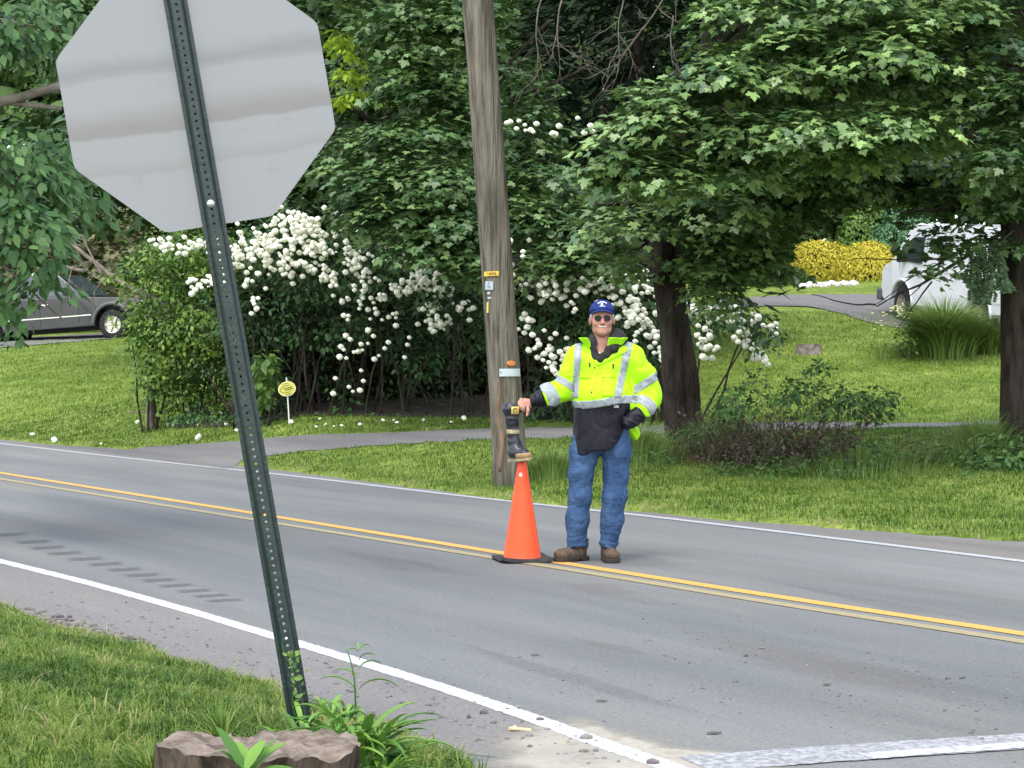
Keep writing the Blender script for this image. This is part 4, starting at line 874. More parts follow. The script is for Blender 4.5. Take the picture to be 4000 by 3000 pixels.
# ------------------------------------------------------------------ leaf engine
def unit(a): return a / (np.linalg.norm(a, axis=-1, keepdims=True) + 1e-9)
def place(T, F_, c, nrm, tip, size, tint):
    """copies of a template leaf (T: verts with x across, y to the tip, z up; F_: faces) -> verts, faces, tints"""
    nrm = unit(nrm); y = unit(tip - nrm * (tip * nrm).sum(-1, keepdims=True)); x = np.cross(y, nrm)
    V = c[:, None] + size[:, None, None] * (T[None, :, 0:1] * x[:, None] + T[None, :, 1:2] * y[:, None] + T[None, :, 2:3] * nrm[:, None])
    n, k = len(c), len(T); Fs = (F_[None] + (np.arange(n) * k)[:, None, None]).reshape(-1, F_.shape[1]); return V.reshape(-1, 3), Fs, np.repeat(tint, k)
def half(pts):     # maple half outline -> both halves as one folded fan of triangles
    pts = np.array(pts); L = [(0, .36, -.02)]
    R_ = [(x, y, .10 * x * x * -1.5 + .05 * x) for x, y in pts]; Lf = [(-x, y, z) for x, y, z in R_[1:-1][::-1]]
    V = np.array(L + R_ + Lf); m = len(V); F_ = np.array([(0, i, i + 1 if i + 1 < m else 1) for i in range(1, m)]); return V, F_
MAPLE = half([(0, -.02), (.10, .0), (.26, -.12), (.42, -.10), (.36, .06), (.52, .10), (.74, .34), (.60, .36), (.58, .50), (.42, .43), (.26, .44), (.34, .66), (.22, .68), (.14, .86), (0, 1.05)])
_o = [(0, 0), (.17, .14), (.27, .36), (.22, .62), (.10, .84), (0, 1.0)]
OVAL = half(_o)
DIA = (np.array([(0, 0, 0), (.28, .42, -.05), (0, 1, -.06), (-.28, .42, -.05)]), np.array([(0, 1, 2, 3)]))
CLUMP = (np.array([(0, 0, 0), (.5, .1, .05), (.32, .42, -.05), (.6, .8, 0), (.15, .75, -.1), (0, 1.1, 0), (-.2, .7, .08), (-.6, .75, 0), (-.33, .4, -.06), (-.5, .1, 0)]), None)
CLUMP = (np.vstack([[[0, .45, .05]], CLUMP[0]]), np.array([(0, i, i + 1 if i < 10 else 1) for i in range(1, 11)]))
NEEDLE = (np.array([(0, 0, 0), (.10, .3, 0), (.0, 1, -.03), (-.10, .3, 0)]), np.array([(0, 1, 2, 3)]))
def leaves(name, tmpl, c, nrm, tip, size, mat_, parent, tint=None, kind=None):
    n = len(c)
    if tint is None: tint = np.clip(rng.normal(.4, .28, n), 0, 1)
    V, Fs, tn = place(tmpl[0], tmpl[1], c, nrm, tip, size, tint)
    o = link(name, np_mesh(name, V, Fs, False, tn), mat_, parent, world=True)
    if kind: o['kind'] = kind
    return o
def rnd(n, k=3): return rng.normal(size=(n, k))
def sprays(blobs, per, R_=.42, leaf=.14, flat=.28, shell=.45, up=.75, droop=.5, dens=1.0):
    """blobs: (centre xyz, radii xyz, count of sprays). Each spray is a drooping fan of leaves.
    returns centres, normals, tips, sizes, tints"""
    Cc = []; N_ = []; T_ = []; S_ = []; K_ = []
    for c, r, n in blobs:
        c = np.array(c, float); r = np.array(r, float); n = int(n * dens)
        d = unit(rnd(n)); q = d * (rng.uniform(0, 1, n) ** shell)[:, None]; sc_ = c + q * r; out = unit(d / r * r.mean())
        m = per; sw = rng.uniform(.6, 1.25, n)
        l = rng.uniform(-1, 1, (n, m, 2)); rad = np.linalg.norm(l, axis=-1)
        k = rad > 1; l[k] /= rad[k][:, None] * rng.uniform(1, 1.6, k.sum())[:, None]; rad = np.linalg.norm(l, axis=-1)
        R1 = (R_ * sw)[:, None]
        x = l[..., 0] * R1; y = l[..., 1] * R1; z = rng.normal(0, flat * R_ * .35, (n, m)) - droop * rad ** 2 * R1 * .6
        # tilt each spray outward and down
        p = sc_[:, None] + np.stack([x, y, z], -1); tiltv = (out[:, None, 0] * x + out[:, None, 1] * y)
        p[..., 2] -= .45 * tiltv
        nn = np.array([0, 0, up]) + out[:, None] * .45 + rng.normal(0, .32, (n, m, 3)) + np.stack([l[..., 0], l[..., 1], np.zeros((n, m))], -1) * .35
        tt = np.stack([l[..., 0], l[..., 1], np.full((n, m), -.45)], -1) + out[:, None] * .6 + rng.normal(0, .3, (n, m, 3))
        s = leaf * rng.uniform(.5, 1.3, (n, m)) * rng.uniform(.8, 1.15, (n, 1)); tn = np.clip(rng.normal(.45, .22, (n, 1)) + rng.normal(0, .18, (n, m)), 0, 1)
        Cc.append(p.reshape(-1, 3)); N_.append(nn.reshape(-1, 3)); T_.append(tt.reshape(-1, 3)); S_.append(s.ravel()); K_.append(tn.ravel())
    return np.vstack(Cc), np.vstack(N_), np.vstack(T_), np.concatenate(S_), np.concatenate(K_)
def B(u, v, D, rx, ry, rz, n): return (P(u, v, D), (rx, ry, rz), n)
def limb(mb, a, b, r0, r1, n=9, wob=.08, sides=9):
    a, b = np.array(a, float), np.array(b, float); pts = []; L = np.linalg.norm(b - a); off = np.zeros(3)
    for i in range(n + 1):
        t = i / n; pts.append(a + (b - a) * t + off * math.sin(math.pi * min(t * 1.2, 1))); off = off + rng.normal(0, wob * L / n, 3)
    mb.tube(pts, [r0 + (r1 - r0) * (i / n) for i in range(n + 1)], sides, rough=.12); return pts
def twigs(mb, p, d, L, r, depth=2, spread=.6):
    d = np.array(d, float); d /= np.linalg.norm(d); pts = [np.array(p, float)]; 
    for i in range(6): d = d + rng.normal(0, .16, 3); d /= np.linalg.norm(d); pts.append(pts[-1] + d * L / 6)
    mb.tube(pts, [r * (1 - .13 * i) for i in range(7)], 5)
    if depth:
        for k in (2, 3, 4, 5): twigs(mb, pts[k], d + rng.normal(0, spread, 3), L * .5, r * .5, depth - 1, spread)
def root_at(u, D): return on(u, D)

# ------------------------------------------------------------------ the big maple behind the man (dark forked trunk)
b0 = root_at(2667, 24)
t1 = empty('maple_tree', b0, 'maple with dark forked trunk and low bright green boughs, right behind the man', 'tree')
mb = MB()
def trunk(pxs, D, w, sides=14, rough=.10):
    pts = [P(u, v, D) for u, v in pxs]; mb.tube(pts, [a / 2 / F * D for a in w], sides, rough=rough)
trunk([(2650, 1790), (2650, 1740), (2642, 1650), (2632, 1500), (2622, 1300), (2600, 1100), (2575, 900), (2600, 700), (2720, 350), (2850, -100), (2950, -600)], 24, [150, 110, 92, 88, 88, 100, 104, 92, 80, 70, 50])
trunk([(2690, 1790), (2695, 1740), (2700, 1650), (2690, 1500), (2668, 1350), (2640, 1200), (2635, 1000), (2680, 800), (2780, 500), (2900, 100), (3000, -500)], 24.05, [140, 96, 84, 86, 82, 86, 80, 74, 64, 50, 40])
for a, b, r0, r1 in [((2600, 700, 24), (2350, 420, 20.5), .07, .02), ((2640, 600, 24), (3100, 420, 20.5), .08, .025), ((2700, 750, 24), (3300, 700, 22.5), .07, .02), ((2680, 480, 24), (3500, 300, 21), .08, .02),
                     ((2600, 800, 24), (2330, 800, 22), .05, .015), ((2650, 300, 24), (2900, 100, 20), .07, .02), ((2660, 1000, 24), (2900, 900, 22.5), .04, .012), ((2620, 900, 24), (2480, 980, 22.5), .03, .01)]:
    limb(mb, P(*a), P(*b), r0, r1)
for v in np.array(mb.v): pass
mb.v = [tuple(np.array(q) - b0) for q in mb.v]; mb.build('trunk', M['bark'], t1, smooth=True)
bl = [  # bright outer boughs towards the road
    B(2440, 570, 20, .42, .6, .30, 30), B(2600, 430, 20, .5, .7, .32, 36), B(2580, 660, 20, .5, .6, .24, 30), B(2800, 280, 20.2, .5, .8, .36, 36), B(2880, 520, 20, .6, .8, .32, 44), B(2380, 680, 20.4, .25, .4, .18, 10),
    B(3200, 500, 19.8, .65, .8, .28, 44), B(3120, 250, 20.2, .75, .9, .42, 52), B(3480, 470, 20, .6, .7, .26, 36), B(3460, 200, 20.2, .75, .9, .42, 50), B(2920, 40, 20.5, .55, .9, .35, 30), B(3330, -20, 20.4, .8, 1, .4, 44),
    B(3720, 330, 20.3, .5, .6, .36, 28), B(2860, 660, 20.2, .35, .5, .12, 12), B(3300, 600, 20.2, .4, .5, .1, 12), B(3650, 60, 20.6, .6, .8, .4, 26),
    # shaded inner crown
    B(2460, 860, 23, .7, .8, .35, 34), B(2800, 800, 22.8, .8, .9, .4, 60), B(3150, 680, 22.8, 1.0, .9, .30, 66), B(3500, 640, 23, 1.0, .9, .24, 56), B(2850, 960, 23.2, .6, .7, .35, 44), B(3010, 1010, 23.2, .26, .5, .28, 18),
    B(2780, 1080, 23.0, .30, .5, .36, 20), B(3300, 740, 23.2, .7, .7, .12, 26), B(2450, 1000, 23.4, .3, .6, .25, 8), B(3600, 730, 23.4, .5, .6, .14, 20), B(3200, 540, 24.5, 2.0, 1.2, .5, 120), B(3300, 300, 25, 1.9, 1.4, .9, 130), B(3250, 60, 25.5, 1.7, 1.5, .8, 100), B(3060, 830, 23.4, .5, .6, .2, 20),
    # the crown above the picture, which shades what is below
    (P(3350, -420, 22.5), (3.1, 3.4, 1.0), 280), (P(3100, -900, 23.0), (3.2, 3.4, 1.6), 240)]
leaves('crown', MAPLE, *(lambda a: (a[0], a[1], a[2], a[3]))(_s := sprays(bl, 32, .32, .088, up=.95)), M['maple'], t1, tint=_s[4])

# ------------------------------------------------------------------ maple at the right edge
b0 = root_at(4010, 22.5)
t2 = empty('maple_tree', b0, 'big tree with a thick dark furrowed trunk at the right edge of the photo', 'tree')
mb = MB(); D = 22.5
pts = [P(u, v, D) for u, v in [(4015, 1790), (4010, 1700), (4002, 1500), (4000, 1200), (3998, 900), (4000, 500), (4010, 0), (4040, -700), (4060, -1400)]]
mb.tube(pts, [a / F * D for a in [125, 108, 94, 88, 86, 92, 86, 70, 40]], 22, rough=.10)
for a, b, r0, r1 in [((3960, 420, 22.5), (3640, 560, 20.8), .05, .02), ((3960, 800, 22.5), (3520, 830, 21.5), .04, .012), ((3960, 880, 22.5), (3420, 1200, 20.8), .028, .006), ((3970, 250, 22.5), (3700, 60, 20.8), .08, .02), ((4000, -100, 22.5), (3600, -300, 20), .1, .03)]: limb(mb, P(*a), P(*b), r0, r1, wob=.1)
mb.v = [tuple(np.array(q) - b0) for q in mb.v]; mb.build('trunk', M['bark'], t2, smooth=True)
bl = [B(3900, 620, 19.8, .45, .7, .32, 26), B(3960, 380, 20.0, .4, .7, .3, 20), B(3850, 150, 20.5, .5, .7, .35, 22), B(4100, 480, 20.4, .7, .8, .6, 30), B(3600, 900, 21.2, .12, .2, .22, 4), B(3660, 1000, 21.2, .12, .2, .22, 4), B(3740, 920, 21.3, .16, .2, .16, 4), B(3630, 1085, 21.0, .06, .1, .10, 1), B(3880, 800, 21.6, .35, .6, .16, 16), B(3900, 700, 22.2, .6, .8, .26, 28), B(3870, 930, 22, .14, .3, .14, 4),
      B(3680, 780, 22.3, .35, .6, .14, 13), (P(3900, -300, 21.5), (2.4, 2.4, 1.0), 110), (P(4500, 100, 22.5), (1.6, 2.4, 1.6), 120), (P(4200, -900, 22), (2.5, 2.5, 1.5), 100)]
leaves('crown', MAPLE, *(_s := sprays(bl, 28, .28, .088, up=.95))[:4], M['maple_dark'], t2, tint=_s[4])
mb = MB()
for a, b in [((3960, 900), (3700, 1100)), ((3700, 1010), (3420, 1190)), ((3690, 1010), (3330, 1010)), ((3420, 1190), (3170, 1150)), ((3640, 1080), (3540, 1170)), ((3640, 1100), (3500, 1290))]:
    limb(mb, P(*a, 21.0) - b0, P(*b, 20.8) - b0, .011, .004, wob=.10, sides=5)
mb.build('twigs', M['bark'], t2)
# feathery compound leaves hanging at the right trunk
pts = []; tp = []
for k in range(46):
    a = P(rng.uniform(3780, 3925), rng.uniform(960, 1120), 22.1 + rng.uniform(-.3, .2)); d = unit(np.array([rng.normal(.1, .3), rng.normal(0, .3), -1]))
    for j in range(9): pts.append(a + d * j * .026); pts.append(a + d * j * .026); tp += [d * .3 + np.array([1, 0, 0]), d * .3 - np.array([1, 0, 0])]
pts = np.array(pts); tp = np.array(tp); leaves('hanging_foliage', DIA, pts, np.tile([[0, -1., .3]], (len(pts), 1)) + rnd(len(pts)) * .3, tp, np.full(len(pts), .06), M['maple_dark'], t2)

# ------------------------------------------------------------------ maple behind the pole
b0 = root_at(1700, 34)
t3 = empty('maple_tree', b0, 'tall leafy maple behind the utility pole and the white flowering shrub', 'tree')
mb = MB(); limb(mb, [0, 0, -.2], [-.3, 0, 8], .22, .14, 12, .02); limb(mb, [-.2, 0, 4], [2.5, -2.5, 5.2], .07, .02); limb(mb, [-.2, 0, 4.2], [-2.2, -2.2, 5], .07, .02); limb(mb, [-.2, 0, 5.5], [1.5, -2.5, 7], .06, .02); mb.build('trunk', M['bark'], t3, smooth=True)
bl = [B(1640, 100, 30, .8, 1.0, .6, 44), B(1760, 60, 30, .8, 1.0, .5, 40), B(1560, 300, 30, .45, .8, .5, 24), B(1720, 330, 30, .7, 1, .5, 36), B(1440, 560, 30.5, .5, .8, .4, 22), B(1620, 560, 29.5, .8, .9, .4, 40), B(1820, 480, 30, .6, .9, .6, 34),
      B(1480, 720, 28.8, .7, .8, .35, 36), B(1700, 700, 28.6, .8, .9, .4, 44), B(1400, 800, 29.0, .45, .7, .35, 18), B(1560, 850, 28.5, .6, .7, .3, 32), B(1780, 860, 28.5, .6, .8, .35, 34), B(1340, 620, 30, .3, .6, .4, 12),
      B(1840, 1000, 28.4, .4, .7, .35, 22), B(1640, 960, 28.4, .45, .6, .22, 18), B(2060, 860, 29, .5, .7, .4, 26), B(2130, 700, 30, .6, .8, .5, 28), B(2260, 940, 28.8, .5, .7, .4, 26), B(2120, 1020, 28.4, .3, .5, .3, 10), B(2350, 840, 29.5, .6, .8, .4, 28), B(2080, 420, 31, .5, .9, .8, 24),
      B(1700, 420, 33.5, 2.2, 1.3, 2.2, 120), (P(1500, -420, 32), (3.2, 3.5, 1.4), 190), B(2280, 1040, 28.4, .4, .5, .25, 12), B(1900, 1090, 28.0, .18, .3, .14, 5), B(1480, 40, 31, .5, .8, .5, 16), B(1330, 30, 31.5, .4, .7, .3, 10)]
leaves('crown', MAPLE, *(_s := sprays(bl, 30, .38, .105, up=.95))[:4], M['maple'], t3, tint=_s[4] * .6)

# ------------------------------------------------------------------ dark conifer and dead branches, upper middle
b0 = root_at(2480, 37)
t5 = empty('conifer_tree', b0, 'very dark tall conifer in the gap between the two maples', 'tree')
mb = MB(); limb(mb, [0, 0, -.2], [0, 0, 11], .26, .08, 12, .01); mb.build('trunk', M['bark'], t5, smooth=True)
n = 16000; zz = rng.uniform(1.6, 11, n); rr_ = (2.9 - .12 * zz) * rng.uniform(0, 1, n) ** .5; an = rng.uniform(0, 6.283, n); c = b0 + np.stack([rr_ * np.cos(an), rr_ * np.sin(an), zz - rr_ * .18 + .25 * np.sin(an * 9)], -1)
tp = np.stack([np.cos(an), np.sin(an), -.35 + 0 * an], -1) + rnd(n) * .3; leaves('crown', NEEDLE, c, rnd(n) * .5 + [0, 0, 1], tp, rng.uniform(.2, .5, n), M['conifer'], t5)
db = empty('dead_branch', P(2480, -60, 24), 'bare dead branches hanging down at the top between the pole and the maple', 'branch')
mb = MB()
for (u, v), (du, dv), L in [((2120, -20), (-.4, -1.0), 1.0), ((2200, -20), (-.2, -1), 1.1), ((2440, -20), (-.5, -1), .9), ((2520, 100), (-.7, -1), 1.1), ((2560, 20), (.5, -.6), .9), ((2600, -20), (-.6, -.9), .9), ((2630, 60), (.3, -1), .7)]:
    twigs(mb, P(u, v, 23) - np.array(db.location), (du, 0, dv), L, .010, 2, .5)
mb.build('twigs', M['twig'], db)

# ------------------------------------------------------------------ pointed-leaved tree hanging in from the left
b0 = on(-900, 15.5)
t4 = empty('broadleaf_tree', b0, 'tree with pointed leaves and bare limbs hanging in at the left edge', 'tree')
mb = MB(); limb(mb, [0, 0, -.2], [.1, 0, 3.2], .16, .12, 10, .02); 
for a, b, r0, r1 in [((-500, 560, 15.4), (250, 330, 15.5), .06, .03), ((-400, 350, 15.2), (240, 425, 15.6), .03, .018), ((-300, 60, 15.4), (330, 130, 15.8), .03, .008), ((-300, 500, 15.4), (150, 800, 15.2), .02, .006), ((-300, 800, 15.4), (250, 1250, 15.2), .02, .005), ((100, 380, 15.5), (420, 250, 16.2), .02, .008)]:
    limb(mb, P(*a) - b0, P(*b) - b0, r0, r1, wob=.06)
limb(mb, [.05, 0, 2], P(-400, 350, 15.3) - b0, .09, .05); limb(mb, [.05, 0, 1.6], P(-300, 800, 15.4) - b0, .06, .03)
mb.build('trunk', M['twig'], t4, smooth=True)
bl = [B(60, 150, 15.2, .35, .6, .35, 34), B(250, 60, 15.8, .35, .6, .25, 26), B(330, 180, 16.5, .3, .5, .3, 20), B(60, 640, 15.2, .38, .6, .40, 46), B(230, 720, 15.6, .20, .4, .28, 18), B(80, 900, 15.0, .34, .5, .32, 42), B(170, 1060, 14.9, .14, .3, .20, 11), B(10, 1140, 14.9, .12, .3, .20, 8), B(40, 1270, 14.8, .06, .15, .08, 3), B(-250, 700, 15.2, .5, .8, 1.0, 60), B(300, 640, 17, .25, .5, .5, 22), B(200, 560, 16.4, .3, .5, .2, 16),
      (P(-300, -100, 15.5), (1.3, 1.3, .7), 90)]
_s = sprays(bl, 12, .17, .105, flat=.8, droop=.8, up=.5); tip = _s[2].copy(); tip[:, 2] -= .8
leaves('crown', OVAL, _s[0], _s[1] + np.array([0, -.4, 0]), tip, _s[3], M['broadleaf'], t4, tint=_s[4])

# ------------------------------------------------------------------ shrubs at the left: green thicket, viburnum with snowballs
def bush(name, label, cat, u0, D0, blobs, mat_, tmpl=OVAL, per=14, R_=.25, leaf=.08, stems=12, hs=1.2, stem_w=.9, group=None, tintk=1.0, up=.5, droop=.4, part='foliage', flat=.6):
    b0 = on(u0, D0); e = empty(name, b0, label, cat, group)
    if stems:
        mb = MB()
        for i in range(stems):
            a = rng.uniform(0, 6.28); q = np.array([rng.uniform(-stem_w, stem_w), rng.uniform(-.5, .5) * min(stem_w, 1.0), 0.0]); q[2] = Hs(b0[0] + q[0], b0[1] + q[1]) - b0[2] - .05
            limb(mb, q, q + np.array([rng.normal(0, .35), rng.normal(0, .3), hs * rng.uniform(.7, 1.2)]), .022 * min(1, hs), .008 * min(1, hs), 6, .06, 5)
        mb.build('stems', M['bark'], e)
    _s = sprays(blobs, per, R_, leaf, up=up, droop=droop, flat=flat); leaves(part, tmpl, *_s[:4], mat_, e, tint=_s[4] * tintk); return e
bush('green_shrub', 'loose light green shrub left of the sign post, beside the dark thicket', 'shrub', 700, 33.5,
     [B(620, 1100, 33, .5, .7, .7, 70), B(750, 980, 33.2, .9, .9, .5, 90), B(560, 1250, 33, .28, .5, .3, 32), B(680, 1300, 33, .55, .7, .5, 130), B(640, 1450, 33.2, .5, .5, .5, 60), B(820, 1420, 33.6, .7, .4, .7, 110), B(900, 1050, 33, .7, .8, .6, 80), B(780, 1250, 33, .7, .7, .6, 80), B(620, 1480, 33.4, .22, .4, .35, 22), B(720, 1540, 33.3, .45, .6, .5, 60), B(860, 1600, 33.2, .5, .5, .25, 40), B(1060, 500, 34, .5, .7, .5, 30)],
     M['shrub'], leaf=.085, stems=9, stem_w=.8, hs=2.2)
_sp = [B(rng.uniform(520, 900), rng.uniform(900, 1400), 32.8 + rng.uniform(-.3, .3), .12, .15, .10, 3) for k in range(34)] + [B(470 + rng.uniform(-25, 60), rng.uniform(1000, 1330), 33, .08, .1, .12, 2) for k in range(8)]
bush('green_shrub', 'light yellow-green sprigs arching out of the left end of the thicket', 'shrub', 640, 33.3, _sp, M['shrub'], leaf=.10, per=16, R_=.26, stems=3, stem_w=.3, hs=2.4)
SN_U, SN_D = 1500, 31.8
vb = bush('snowball_bush', 'huge dark bush covered in white snowball flowers, left of the utility pole', 'shrub', SN_U, SN_D,
     [B(1050, 950, 32, 1.1, .9, .6, 110), B(1000, 1200, 32.2, 1.0, .8, .7, 120), B(1250, 1050, 32, 1.2, .9, .7, 130), B(1500, 1050, 31.8, 1.2, .9, .6, 120), B(1750, 1120, 31.6, 1.0, .9, .6, 100), B(1300, 1250, 32.4, 1.2, .9, .5, 110), B(1600, 1280, 32.6, 1.2, .8, .5, 80), B(1150, 860, 32, .5, .7, .4, 45), B(950, 1420, 32.8, .7, .6, .6, 60), B(1000, 1590, 32.2, .6, .5, .3, 40), B(1040, 1450, 31.7, .22, .3, .45, 22), B(1350, 1560, 31.9, .25, .3, .5, 16), B(1640, 1400, 32, .5, .4, .35, 22), B(1300, 1350, 33.6, 1.6, .5, 1.0, 150), B(1700, 1350, 33.6, 1.4, .5, 1.0, 140), B(1900, 1250, 32, .6, .6, .8, 60),
      B(1500, 1620, 34.2, 2.6, .4, .6, 170)],
     M['vib'], leaf=.10, stems=45, stem_w=2.4, hs=1.8)
vr = bush('snowball_bush', 'snowball bush with white flower clusters behind the man and right of the pole', 'shrub', 2500, 29.5,
     [B(2150, 1150, 29.4, .5, .6, .6, 50), B(2250, 1300, 29.6, .5, .6, .6, 50), B(2400, 1150, 29.2, .6, .7, .6, 60), B(2550, 1250, 29.6, .6, .7, .7, 60), B(2780, 1230, 28.6, .6, .6, .3, 32), B(2300, 1450, 30, .7, .6, .5, 50), B(2500, 1450, 30.2, .6, .6, .5, 40), B(2950, 1260, 28.3, .35, .4, .22, 14), B(2980, 1350, 28.2, .12, .3, .2, 5), B(2300, 1620, 30.4, .8, .5, .4, 40), B(2150, 1550, 30.4, .5, .5, .7, 40)],
     M['vib'], leaf=.10, stems=22, stem_w=1.0, hs=1.8)
# flower balls
bm = bmesh.new(); bmesh.ops.create_icosphere(bm, subdivisions=3, radius=.05)
for v in bm.verts:
    k = noise.noise(v.co * 55) + .6 * noise.noise(v.co * 160); v.co *= 1 + .30 * k; v.co.z *= .88
fl_me = bpy.data.meshes.new('flower'); bm.to_mesh(fl_me); bm.free(); fl_me.materials.append(M['petal']); fl_me.polygons.foreach_set('use_smooth', np.ones(len(fl_me.polygons), dtype=bool))
fv = np.array([v.co[:] for v in fl_me.vertices]); ff = np.array([p.vertices[:] for p in fl_me.polygons])
def flowers(e, lines, D):
    pts = []
    for (u0, v0), (u1, v1), n, sp in lines:
        for i in range(n):
            t = rng.uniform(); pts.append((P(u0 + (u1 - u0) * t + rng.normal(0, sp * 1.35 + 5), v0 + (v1 - v0) * t + rng.normal(0, sp * .8 + 5), D + rng.uniform(-.45, .25)), rng.uniform(.55, 1.0)))
    pts.sort(key=lambda q: -q[1]); b0 = np.array(e.location)
    for q, s in pts[:100]:
        o = bpy.data.objects.new('flower', fl_me); C.objects.link(o); o.parent = e; o.location = tuple(q - b0); o.scale = (s, s, s); o.rotation_euler = (rng.uniform(0, 3), 0, rng.uniform(0, 6))
    rest = pts[100:]
    if rest:
        V = np.vstack([fv * s + (q - b0) for q, s in rest]); Fc = np.vstack([ff + i * len(fv) for i in range(len(rest))]); o = link('flowers', np_mesh('flowers', V, Fc, True), M['petal'], e); o['kind'] = 'stuff'
flowers(vb, [((600, 950), (900, 970), 44, 14), ((900, 1000), (1280, 930), 40, 40), ((1100, 830), (1270, 900), 40, 26), ((1700, 880), (1800, 900), 10, 20), ((1560, 1130), (1720, 1110), 24, 14), ((1080, 820), (1180, 900), 40, 26), ((950, 930), (1250, 950), 90, 34), ((1000, 1000), (1200, 1060), 50, 32), ((740, 1120), (900, 1050), 28, 12), ((900, 960), (950, 1080), 26, 20), ((1150, 1000), (1280, 1080), 34, 22), ((1240, 1070), (1310, 1120), 14, 9), ((960, 1120), (1000, 1240), 9, 20), ((1160, 850), (1240, 980), 30, 24),
     ((1380, 980), (1430, 1090), 36, 22), ((1420, 1180), (1500, 1160), 16, 16), ((1380, 1250), (1440, 1440), 16, 26), ((1620, 930), (1700, 1100), 56, 28), ((1540, 1130), (1680, 1080), 36, 14), ((1650, 1100), (1720, 1280), 52, 20), ((1700, 1100), (1760, 1150), 14, 10), ((1800, 1150), (1820, 1230), 12, 10), ((1560, 1240), (1590, 1450), 7, 16), ((1290, 1180), (1440, 1130), 12, 24), ((1330, 1350), (1350, 1560), 6, 14), ((1480, 1000), (1560, 1010), 14, 20), ((1780, 900), (1850, 1050), 16, 24), ((1340, 860), (1700, 900), 12, 40), ((1380, 1500), (1440, 1530), 3, 10), ((1460, 1210), (1600, 1230), 8, 16)], 31.05)
flowers(vr, [((2060, 1080), (2200, 1180), 60, 28), ((2050, 1230), (2200, 1440), 44, 22), ((2280, 1100), (2420, 1140), 40, 28), ((2400, 1180), (2560, 1290), 60, 26), ((2480, 1060), (2600, 1180), 30, 26), ((2200, 1300), (2240, 1480), 14, 12), ((2680, 1200), (2850, 1230), 26, 14), ((2850, 1230), (2960, 1260), 20, 16), ((2740, 1280), (2790, 1380), 22, 13), ((2900, 1290), (2990, 1420), 30, 14), ((2980, 1260), (3030, 1290), 8, 8), ((2050, 950), (2250, 1000), 14, 26), ((2280, 480), (2320, 560), 5, 12), ((1990, 480), (2200, 520), 12, 16), ((2540, 1300), (2590, 1420), 14, 12)], 28.5)
for i, (u, v) in enumerate([(127, 1704), (213, 1728), (538, 1658), (678, 1667), (775, 1722), (885, 1667), (925, 1689), (1137, 1656), (1236, 1672), (1272, 1664), (1335, 1668), (1407, 1664), (1497, 1648), (1551, 1656), (1655, 1648), (1765, 1656), (1812, 1642), (395, 1736), (1250, 1642), (1305, 1669), (1538, 1646)]):
    g = ground_at(u, v, 16, 60); o = bpy.data.objects.new('fallen_flower', fl_me); C.objects.link(o); s = [.9, 1.1, .8, .5, 1.25, .8, .75, .9, .5, .5, .55, .6, .6, .6, .55, .6, .8, .4, .45, .35, .45][i]; o.scale = (s, s, s * .75); o.location = tuple(g + [0, 0, .035 * s]); o.rotation_euler = (rng.uniform(0, 3), 0, rng.uniform(0, 6))
    tag(o, {0: 'leftmost of the fallen white snowballs, on the lawn near the road edge line', 1: 'fallen white snowball at the very edge of the road, second from the left', 4: 'largest fallen white snowball, beside the mouth of the driveway', 7: 'fallen white snowball at the foot of the yellow yard sign'}.get(i, 'white snowball flower fallen on the grass strip in front of the flowering bush'), 'flower', 'fallen snowball flowers on the lawn')
bush('ground_ivy', 'low dark creeping plants along the front foot of the snowball bush', 'ground plants', 1300, 31.2, [B(u, 1632, 31.3, .35, .25, .05, 9) for u in range(700, 2300, 110)], M['vib'], leaf=.07, per=12, R_=.16, stems=0)
# young big-leaved plant beside the yard sign, groundcover below the bushes
bush('leafy_sapling', 'young big-leaved sapling just right of the sign post before the dark bush', 'plant', 1040, 30.9, [B(1035, 1500, 30.9, .14, .15, .38, 16), B(1040, 1400, 30.9, .12, .15, .18, 7)], M['shrub'], leaf=.17, per=7, R_=.14, stems=2, hs=.9, stem_w=.06, tintk=.8)

# ------------------------------------------------------------------ background trees and woods
def bgtree(name, label, u, D, blobs, mat_, tmpl=CLUMP, leaf=.26, per=14, R_=.6, tr=.18, th=4, tintk=1.0):
    b0 = on(u, D); e = empty(name, b0, label, 'tree', 'trees beyond the lawns'); mb = MB(); limb(mb, [0, 0, -.3], [rng.normal(0, .3), 0, th], tr, tr * .6, 8, .02)
    for k in range(4): limb(mb, [0, 0, th * .6], [rng.normal(0, 1.6), rng.normal(0, 1.2), th * rng.uniform(.9, 1.3)], tr * .4, .03)
    mb.build('trunk', M['bark'], e, smooth=True); _s = sprays(blobs, per, R_, leaf); leaves('crown', tmpl, *_s[:4], mat_, e, tint=_s[4] * tintk); return e
bgtree('woodland_tree', 'green tree of loose foliage behind the left half of the sign', 780, 50, [B(450, 300, 48, 2.6, 2, 2.6, 110), B(700, 500, 48, 2.2, 1.6, 2.0, 80), B(350, 700, 48, 1.6, 1.2, 1.2, 50)], M['woods'], tintk=.9)
bgtree('woodland_tree', 'brownish green thicket tree above the grey pickup truck', 60, 68, [B(420, 900, 65, 2.0, 1.5, 2.2, 90), B(150, 950, 65, 3, 1.5, 2.2, 80), B(-200, 900, 65, 3, 1.5, 2.5, 60), B(520, 1080, 62, 1.3, 1, 1.2, 40)], M['olive'], leaf=.2, R_=.5)
bgtree('woodland_tree', 'dark woodland tree behind the sign post', 950, 47, [B(850, 700, 46, 2, 1.5, 2, 80), B(1050, 350, 46, 2.4, 1.6, 2.4, 90), B(1250, 700, 45, 1.5, 1.5, 1.8, 60), B(900, 1000, 46, 2, 1, 1.6, 60), B(1230, 30, 46, 1.6, 1.6, 1.2, 50)], M['woods'], tintk=.6)
